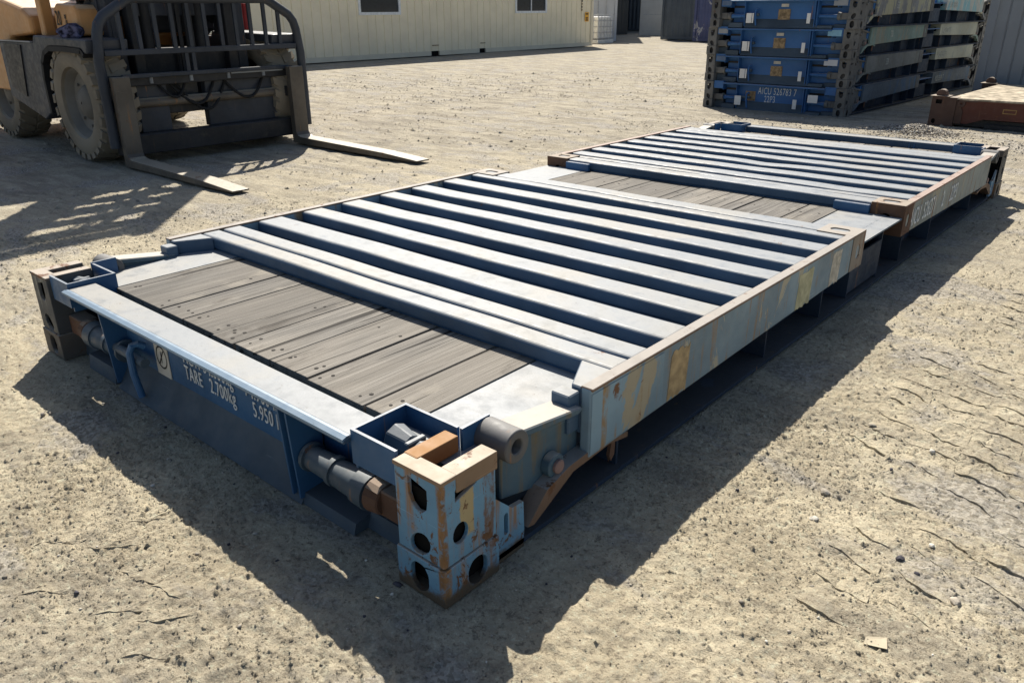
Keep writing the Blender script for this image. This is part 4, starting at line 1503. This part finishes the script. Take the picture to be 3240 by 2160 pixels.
container('shipping_container', "grey ribbed steel container at the right edge behind the rusty rack", -1.66, 4.4, 12.5, 14.94, 2.6, 'grey_cont', .165, .016, groove=True)
container('shipping_container', "dark grey corrugated container standing beyond the blue rack stack", -18.72, -16.3, 32.1, 38.1, 2.6, 'grey_dark', .28, .04)
container('shipping_container', "white container end with door bars just past the cream cabin", -21.74, -19.3, 29.4, 35.4, 2.6, 'cont_white', .28, .036, door='front_wall', rz=R(34))
for zb, lab in ((0.0, "darkest container, in shade right of the white container end"), (2.61, "unseen upper dark container added on the darkest one to shade the yard")):
    container('shipping_container', lab, -26.54, -24.1, 37.6, 49.8, 2.6, 'grey_black', .28, .036, rz=R(33), base=zb)  # the upper one is unseen, added to throw shade on the ground
container('shipping_container', "unseen upper container added on the white one to shade the ground", -23.41, -20.97, 31.9, 37.9, 2.6, 'cont_white', .28, .036, rz=R(34), base=2.61)  # out of view, added only for the shadow it casts
for zb, lab in ((0.0, "long dark container closing the yard behind the door panel"), (2.61, "unseen upper long dark container added behind the door panel to shade the yard")):
    container('shipping_container', lab, -29.0, -16.8, 44.0, 46.44, 2.6, 'grey_dark', .28, .036, base=zb)  # upper tier added out of view to deepen the shade here
container('shipping_container', "pale grey container furthest away, left of the upright door panel", -37.0, -34.2, 55.0, 61.0, 2.9, 'cont_grey', .28, .036, rz=R(32))
container('shipping_container', "violet blue and white streaked container end behind the stack corner", -16.5, -14.06, 31.0, 37.0, 2.6, 'cont_blue', .28, .036)
dp = empty('container_door', (-22.3, 37.2, 0), R(33), "single pale grey container door panel standing upright in the yard", "door")
b = MB().box(-.66, .66, -.03, .03, .04, 2.45)
dpn = b.build('door_panel', 'cont_grey', dp, .006)
for z in (.20, 1.00, 1.80):
    MB().box(-.52, .52, -.042, -.031, z, z + .04).build('door_swage', 'galv', dpn)
for x in (-.62, .58):
    MB().box(x, x + .05, -.055, -.031, .04, 2.45).build('door_edge', 'cont_grey', dpn)
MB().box(-.66, .66, -.05, .05, 0, .039).build('door_foot', 'cont_grey', dp)

# cream portable cabin
cb = empty('portable_cabin', (-17.5, 15.5, 0), 0, "long cream ribbed portable cabin with small white framed windows", "cabin")
ya, yb = -9.5, 9.62
wins = [(-1.46, -.04), (5.20, 6.77)]
b = MB()
segs = [(ya + .13, wins[0][0] - .05), (wins[0][1] + .05, wins[1][0] - .05), (wins[1][1] + .05, yb - .14)]
for (a, c) in segs:
    b = MB(); corrugated(b, 'y', a, c, -.03, .15, 2.75, .30, .022, 1, .8, True); b.build('wall_sheet', 'cream', cb, whole=True)
for (a, c) in wins:
    b = MB(); corrugated(b, 'y', a - .05, c + .05, -.03, .15, 1.20, .30, .022, 1, .8, True); b.build('wall_sheet', 'cream', cb, whole=True)
    b = MB(); corrugated(b, 'y', a - .05, c + .05, -.03, 2.20, 2.75, .30, .022, 1, .8, True); b.build('wall_sheet', 'cream', cb, whole=True)
    b = MB()
    b.plate((.0, 0, 0), (0, 1, 0), (0, 0, 1), rect(a - .06, c + .06, 1.19, 2.22), [rect(a + .01, c - .01, 1.265, 2.14)], .06)
    wf = b.build('window_frame', 'frame_white', cb)
    MB().box(-.05, -.04, a + .012, c - .012, 1.267, 2.138).build('pane', 'glass', wf)
    MB().box(-.035, -.012, (a + c) / 2 - .02, (a + c) / 2 + .02, 1.267, 2.138).build('mullion', 'frame_white', wf) if c - a > 1.5 else None
for (a, c) in ((ya, ya + .13), (yb - .14, yb)):
    MB().box(-.12, .012, a, c, .02, 2.82).build('corner_post', 'cream_dark', cb, .006)
br = [(ya + .13, 1.17), (1.53, 3.33), (3.64, yb - .14)]
for (a, c) in br:
    MB().box(-.10, -.004, a, c, .02, .148).build('bottom_rail', 'cream_dark', cb)
for (a, c) in ((1.17, 1.53), (3.33, 3.64)):
    MB().box(-.60, -.06, a, c, .015, .145).build('fork_pocket', 'hole', cb)
    MB().box(-.014, -.008, a + .05, c - .02, .30, .325).build('pocket_label', 'gold', cb)
MB().box(-.10, .0, ya + .13, yb - .14, 2.752, 2.85).build('top_rail', 'cream_dark', cb)
MB().box(-3.0, -.13, yb - .11, yb - .06, .02, 2.80).build('end_wall', 'cream', cb)
MB().box(-3.0, -.13, ya + .06, ya + .11, .02, 2.80).build('end_wall', 'cream', cb)
MB().box(-3.02, -2.96, ya, yb, .02, 2.80).build('back_wall', 'cream', cb)
MB().box(-3.05, .02, ya - .02, yb + .02, 2.852, 2.92).build('roof', 'cream_dark', cb)
ys_ = MB().box(-.008, -.004, 9.10, 9.34, .88, 1.20).build('warning_sticker', 'yellow', cb)
for z in (1.12, .98, .91):
    MB().box(-.0035, -.0025, 9.14, 9.30, z, z + .045).build('sticker_print', 'letter_black', ys_)
for k in range(6):
    MB().box(-.006, -.003, 8.86, 8.93, 1.25 + k * .10, 1.32 + k * .10).build('stencil_mark', 'letter_black' if k % 2 else 'gold', cb)

# white tank in cage
ib = empty('caged_tank', (-19.2, 27.75, 0), 0, "white plastic tank in a wire cage beside the cream cabin", "tank")
MB().box(-.45, .45, -.52, .52, .16, 1.02).build('tank', 'plastic', ib, .05, 3)
MB().box(-.5, .5, -.57, .57, .0, .14).build('pallet', 'plastic', ib, .01)
for z in (.2, .42, .64, .86, 1.08):
    MB().tube([(.48, -.55, z), (.48, .55, z)], .012, 6).build('cage_bar', 'galv', ib)
    MB().tube([(-.48, -.55, z), (.48, -.55, z)], .012, 6).build('cage_bar', 'galv', ib)
for k in range(6):
    y = -.55 + k * .22
    MB().tube([(.485, y, .14), (.485, y, 1.14)], .012, 6).build('cage_bar', 'galv', ib)
for k in range(5):
    x = -.48 + k * .24
    MB().tube([(x, -.56, .14), (x, -.56, 1.14)], .012, 6).build('cage_bar', 'galv', ib)

# ------------------------------------------------------------------ forklift
fk = empty('forklift_truck', (-7.6, 3.17, 0), 0, "large dusty orange and grey forklift with forks lowered to the ground", "forklift")
FX, FY = -7.6, 3.17


def fl_(fn_b):
    """world coordinates -> forklift local"""
    return fn_b.xf(lambda p: (p[0] - FX, p[1] - FY, p[2]))


def fbuild(b, name, mat, parent=None, bevel=0.0, seg=1, smooth=False, whole=False):
    return fl_(b).build(name, mat, parent or fk, bevel, seg, smooth, whole)


def wheel(cx, y0, y1, r, outer):
    """pneumatic tyre with lug tread; outer = y of the visible side"""
    n = 56
    wdt = y1 - y0
    prof = [(y0 + .10, r * .56), (y0 + .02, r * .60), (y0, r * .72), (y0 + .012, r * .86), (y0 + .05, r * .955), (y0 + .09, r * .97),
            (y1 - .09, r * .97), (y1 - .05, r * .955), (y1 - .012, r * .86), (y1, r * .72), (y1 - .02, r * .60), (y1 - .10, r * .56)]
    b = MB().lathe((cx, r), 'y', [(a, q) for a, q in prof], n)
    b.xf(lambda p: (cx + (p[0] - cx), p[1], p[2]))
    # lathe for axis y uses c[0]+q (x) and c[1]+p (z)
    nl = 26
    for k in range(nl):
        t0 = 2 * math.pi * k / nl
        for side in (0, 1):
            t = t0 + side * math.pi / nl
            ya_, yb_ = (y0 + .004, (y0 + y1) / 2 - .01) if side == 0 else ((y0 + y1) / 2 + .01, y1 - .004)
            dt = 2 * math.pi / nl * .31
            sk = .10
            v = []
            for (yy, tt_off) in ((ya_, -sk if side == 0 else sk), (yb_, sk * .5 if side == 0 else -sk * .5)):
                edge = (yy < y0 + .02 or yy > y1 - .02)
                for rr_ in ((r * .86 if edge else r * .955), (r * .955 if edge else r)):
                    for s_ in (-1, 1):
                        a = t + tt_off + s_ * dt
                        v.append((cx + rr_ * math.sin(a), yy, r + rr_ * math.cos(a)))
            b.add(v, [(0, 1, 3, 2), (4, 6, 7, 5), (2, 3, 7, 6), (0, 2, 6, 4), (1, 5, 7, 3), (0, 4, 5, 1)])
    w = fbuild(b, 'tyre', 'tyre', None, 0, 1, True, True)
    b = MB()
    inn = y0 + .09 if outer == y0 else y1 - .09
    sg = 1 if outer == y0 else -1
    pr = [(inn - sg * .045, r * .575), (inn - sg * .02, r * .54), (inn + sg * .03, r * .50), (inn + sg * .05, r * .30), (inn + sg * .02, r * .28),
          (inn - sg * .02, r * .20), (inn - sg * .03, r * .02)]
    b.lathe((cx, r), 'y', pr, 36)
    rm = fbuild(b, 'rim', 'rim', w, 0, 1, True, True)
    b = MB()
    for k in range(8):
        a = 2 * math.pi * k / 8
        yy0, yy1 = sorted((inn + sg * .018, inn + sg * .048))
        b.cyl((cx + r * .40 * math.sin(a), r + r * .40 * math.cos(a)), 'y', .014, yy0, yy1, 8)
    for k in range(8):
        pass
    # cyl for axis y places (c0+q -> x, c1+p -> z)
    tag(fbuild(b, 'wheel_nuts', 'rim', rm, whole=True), kind='stuff')
    return w


wheel(-7.02, 2.06, 2.44, .545, 2.06)
wheel(-7.02, 3.90, 4.28, .545, 4.28)
wheel(-9.30, 2.16, 2.50, .52, 2.16)
wheel(-9.30, 3.84, 4.18, .52, 4.18)
# axle and underframe
fbuild(MB().cyl((-7.02, .545), 'y', .11, 2.35, 3.99, 16), 'front_axle', 'fork_dark')
fbuild(MB().box(-9.6, -6.8, 2.62, 3.72, .42, .98), 'chassis', 'fork_dark', None, .02)
fbuild(MB().cyl((-9.30, .52), 'y', .09, 2.4, 3.9, 16), 'rear_axle', 'fork_dark')
# side plates with wheel arch
for sgn in (0, 1):
    ym = (lambda y: y) if not sgn else (lambda y: 2 * FY - y)
    arch = [(-7.60, .48)] + [(-7.02 + .62 * math.cos(t), .56 + .50 * math.sin(t)) for t in [math.pi * (1 - k / 12) for k in range(0, 13)]]
    arch = [(-7.62, .42), (-7.62, .74), (-7.58, .90), (-7.48, 1.00), (-7.34, 1.045), (-7.0, 1.05), (-6.62, 1.04), (-6.56, 1.0)]
    ol = [(-8.62, .52), (-7.80, .34), (-7.62, .42)] + arch[1:] + [(-6.50, 1.0), (-6.48, 1.115), (-7.66, 1.135), (-7.70, 1.075), (-8.62, 1.065)]
    a, c = sorted((ym(2.05), ym(2.42)))
    b = MB().prism(ol[::-1] if False else ol, 'y', a, c)
    fbuild(b, 'mudguard', 'fork_grey', None, .012, 2)
    b = MB()
    a2, c2 = sorted((ym(2.042), ym(2.20)))
    path_in = arch
    ring = []
    for i in range(len(arch) - 1):
        (x0, z0), (x1, z1) = arch[i], arch[i + 1]
        nx, nz = (z1 - z0), -(x1 - x0)
        ln = math.hypot(nx, nz) or 1
        nx, nz = nx / ln * .045, nz / ln * .045
        b.prism([(x0, z0), (x1, z1), (x1 + nx, z1 + nz), (x0 + nx, z0 + nz)], 'y', a2, c2)
    fbuild(b, 'arch_rubber', 'rubber', None, 0, 1, False, True)
    a, c = sorted((ym(2.038), ym(2.048)))
    b = MB().prism([(-8.50, .62), (-8.14, .54), (-8.02, 1.04), (-8.46, 1.045)], 'y', a, c)
    fbuild(b, 'step_panel', 'fork_dark')
    fbuild(MB().box(-8.62, -7.72, a - .004 if not sgn else c - .02, a + .02 if not sgn else c + .004, 1.068, 1.08), 'sill_trim', 'steel')
# bodywork
bw = MB().prism([(-10.6, .55), (-8.70, .55), (-8.45, 1.10), (-7.85, 1.14), (-7.85, 1.30), (-8.02, 1.38), (-8.6, 1.48), (-10.5, 1.55), (-10.6, 1.4)], 'y', 2.12, 4.22)
fbuild(bw, 'counterweight', 'orange', None, .04, 3)
fbuild(MB().prism([(-7.45, 1.137), (-6.90, 1.137), (-6.92, 1.36), (-6.97, 1.40), (-7.36, 1.415), (-7.44, 1.37)], 'y', 2.20, 2.75), 'tank_cover', 'orange', None, .025, 3)
tb = MB()
for (x, y) in ((-7.62, 2.14), (-7.62, 4.10), (-8.9, 2.2), (-8.9, 4.04)):
    fbuild(MB().box(x - .055, x + .055, y, y + .10, 1.10, 2.75), 'cab_pillar', 'orange', None, .01)
fbuild(MB().box(-9.0, -7.5, 2.10, 4.24, 2.752, 2.83), 'cab_roof', 'orange', None, .02)
fbuild(MB().box(-7.50, -6.95, 2.3, 2.5, 1.44, 1.475), 'rail_step', 'red', None, .004)
for z in (1.50, 1.56, 1.62):
    fbuild(MB().box(-7.50, -6.95, 3.2, 3.9, z, z + .028), 'floor_slat', 'plastic', None, .003)
fbuild(MB().box(-8.5, -8.0, 2.9, 3.45, 1.3, 1.42), 'seat', 'rubber', None, .03, 3)
fbuild(MB().box(-8.58, -8.46, 2.9, 3.45, 1.40, 1.95), 'seat_back', 'rubber', None, .03, 3)
fbuild(MB().box(-7.52, -7.46, 2.45, 4.08, 1.14, 1.98), 'cab_front_panel', 'fork_dark', None, .02)
fbuild(MB().box(-7.45, -7.25, 2.6, 3.75, 1.14, 1.62), 'dashboard', 'fork_grey', None, .03)
text('capacity_lettering', "20", 'letter_black', fk, (-7.40 - FX, 2.197 - FY, 1.225), (1, 0, 0), (0, 0, 1), .13, .62)
text('capacity_lettering', "%", 'letter_black', fk, (-7.20 - FX, 2.197 - FY, 1.235), (1, 0, 0), (0, 0, 1), .085, .62)
# mast
for (ya_, yb_) in ((2.40, 2.53), (3.66, 3.80)):
    b = MB().box(-6.98, -6.78, ya_, ya_ + .03, .18, 4.0).box(-6.98, -6.95, ya_ + .03, yb_, .18, 4.0).box(-6.81, -6.78, ya_ + .03, yb_, .18, 4.0)
    fbuild(b, 'mast_rail', 'fork_grey', None, .006)
for (ya_, yb_) in ((2.56, 2.66), (3.54, 3.64)):
    fbuild(MB().box(-6.84, -6.70, ya_, yb_, .16, 3.75), 'inner_mast_rail', 'fork_dark', None, .006)
for z in (.62, 1.30, 1.92, 2.36, 2.72, 3.08, 3.55, 3.86):
    fbuild(MB().box(-6.96, -6.86, 2.53, 3.66, z, z + (.16 if z < 2 else .17)), 'mast_cross_member', 'fork_grey', None, .006)
for y in (2.80, 3.36):
    fbuild(MB().cyl((-6.90, y), 'z', .065, .25, 2.1, 18), 'lift_cylinder', 'fork_dark', None, 0, 1, True)
    fbuild(MB().cyl((-6.90, y), 'z', .036, 2.1, 3.7, 14), 'lift_rod', 'steel', None, 0, 1, True)
for y in (3.02, 3.14):
    fbuild(MB().tube([(-6.78, y, .5), (-6.76, y, 1.2), (-6.77, y + .02, 2.2), (-6.80, y, 3.5)], .016, 8), 'hydraulic_hose', 'rubber', None, 0, 1, True)
    fbuild(MB().box(-6.80, -6.785, y + .05, y + .09, .4, 3.6), 'lift_chain', 'fork_dark')
for y in (2.44, 3.72):
    fbuild(MB().tube([(-7.75, y, .98), (-7.38, y, 1.22), (-7.02, y, 1.46)], .075, 14), 'tilt_cylinder', 'fork_grey', None, 0, 1, True)
    fbuild(MB().tube([(-7.02, y, 1.46), (-6.90, y, 1.54)], .035, 12), 'tilt_rod', 'steel', None, 0, 1, True)
    fbuild(MB().prism([(-7.16, 1.12), (-6.92, 1.12), (-6.90, 1.9), (-7.05, 1.9)], 'y', y - .06, y + .07), 'mast_bracket', 'fork_grey', None, .01)
# bunched rag on the mudguard
b = MB()
V2, F2 = ico2()
rg_ = np.random.default_rng(11)
Vr = V2 * rg_.uniform(.7, 1.25, (len(V2), 1)) * np.array([.16, .11, .075]) + np.array([-6.98, 2.14, 1.17])
b.add([tuple(p) for p in Vr], [tuple(f) for f in F2])
tag(b.build('rag', 'cloth', None, 0, 1, True), "bunched dark rag lying on the forklift mudguard", "rag")
# carriage
fbuild(MB().box(-6.62, -6.50, 2.18, 4.16, .70, .80), 'carriage_bar', 'fork_dark', None, .008)
fbuild(MB().box(-6.62, -6.46, 2.20, 4.12, .09, .27), 'carriage_bar', 'fork_dark', None, .008)
fbuild(MB().box(-6.66, -6.57, 3.15, 4.02, .27, .70), 'carriage_plate', 'fork_grey', None, .006)
fbuild(MB().box(-6.66, -6.57, 2.45, 2.75, .27, .70), 'carriage_plate', 'fork_grey', None, .006)
fbuild(MB().box(-6.72, -6.62, 2.75, 3.10, .42, .70), 'carriage_block', 'fork_dark', None, .006)
fbuild(MB().cyl((-6.56, .545), 'y', .045, 2.20, 4.12, 14), 'fork_shaft', 'fork_steel', None, 0, 1, True)
fbuild(MB().box(-6.49, -6.47, 3.40, 4.0, .76, .785), 'trim_strip', 'steel')
# hoses sagging between mast and carriage
for k, (ya_, yb_, zs) in enumerate(((2.74, 3.30, .50), (2.80, 3.42, .44), (3.30, 3.86, .52), (2.62, 2.98, .58))):
    pts = []
    for q in range(13):
        t = q / 12
        pts.append((-6.60 + .10 * math.sin(math.pi * t), ya_ + (yb_ - ya_) * t, .78 - (.78 - zs) * math.sin(math.pi * t)))
    fbuild(MB().tube(pts, .014, 8), 'hydraulic_hose', 'rubber', None, 0, 1, True)
for y in (2.58, 2.98, 3.38, 3.78):
    fbuild(MB().cyl((-6.498, y), 'z', .018, .72, .78, 8), 'bolt', 'steel')
# load guard
XG = -6.47
cy_ = 3.185
half = [(4.245, .18), (4.245, .93), (4.215, 1.16), (4.19, 1.24), (4.14, 1.305), (3.92, 1.435), (3.86, 1.455)]
pth = [(XG, y, z) for y, z in half] + [(XG, 2 * cy_ - y, z) for y, z in half[::-1]]
fbuild(MB().tube(pth, .045, 12), 'guard_frame', 'fork_grey', None, 0, 1, True)
fbuild(MB().box(XG - .02, XG + .02, 2.18, 4.19, .975, 1.025), 'guard_rail', 'fork_grey', None, .005)
fbuild(MB().box(XG - .02, XG + .02, 2.30, 4.07, .775, .812), 'guard_rail', 'fork_grey', None, .005)
for k in range(11):
    y = 2.36 + k * .165
    top = 1.44 if 2.5 < y < 3.88 else 1.36
    fbuild(MB().box(XG - .012, XG + .012, y - .018, y + .018, 1.026, top), 'guard_bar', 'fork_grey')
for y in (2.95, 3.02):
    fbuild(MB().box(XG - .012, XG + .012, y - .018, y + .018, .813, .974), 'guard_bar', 'fork_grey')
for (ya_, yb_) in ((2.16, 2.315), (4.00, 4.165)):
    b = MB()
    x0, x1 = -6.42, -6.345
    tip = -4.58 if ya_ < 3 else -4.44
    b.prism([(x0, .02), (x1 + .03, .012), (tip - .45, .012), (tip, .022), (tip, .036), (tip - .5, .062), (x1 + .07, .085), (x1 + .02, .10), (x1, .13), (x1, .80), (x0, .80)], 'y', ya_, yb_)
    fo = fbuild(b, 'fork', 'fork_steel', None, .006, 2)
    fbuild(MB().box(-6.56, -6.42, ya_ + .01, yb_ - .01, .50, .60), 'fork_hanger', 'fork_dark', fo)
fbuild(MB().cyl((-7.05, 3.98), 'z', .055, 1.15, 1.42, 14), 'extinguisher', 'redlamp', None, .01)
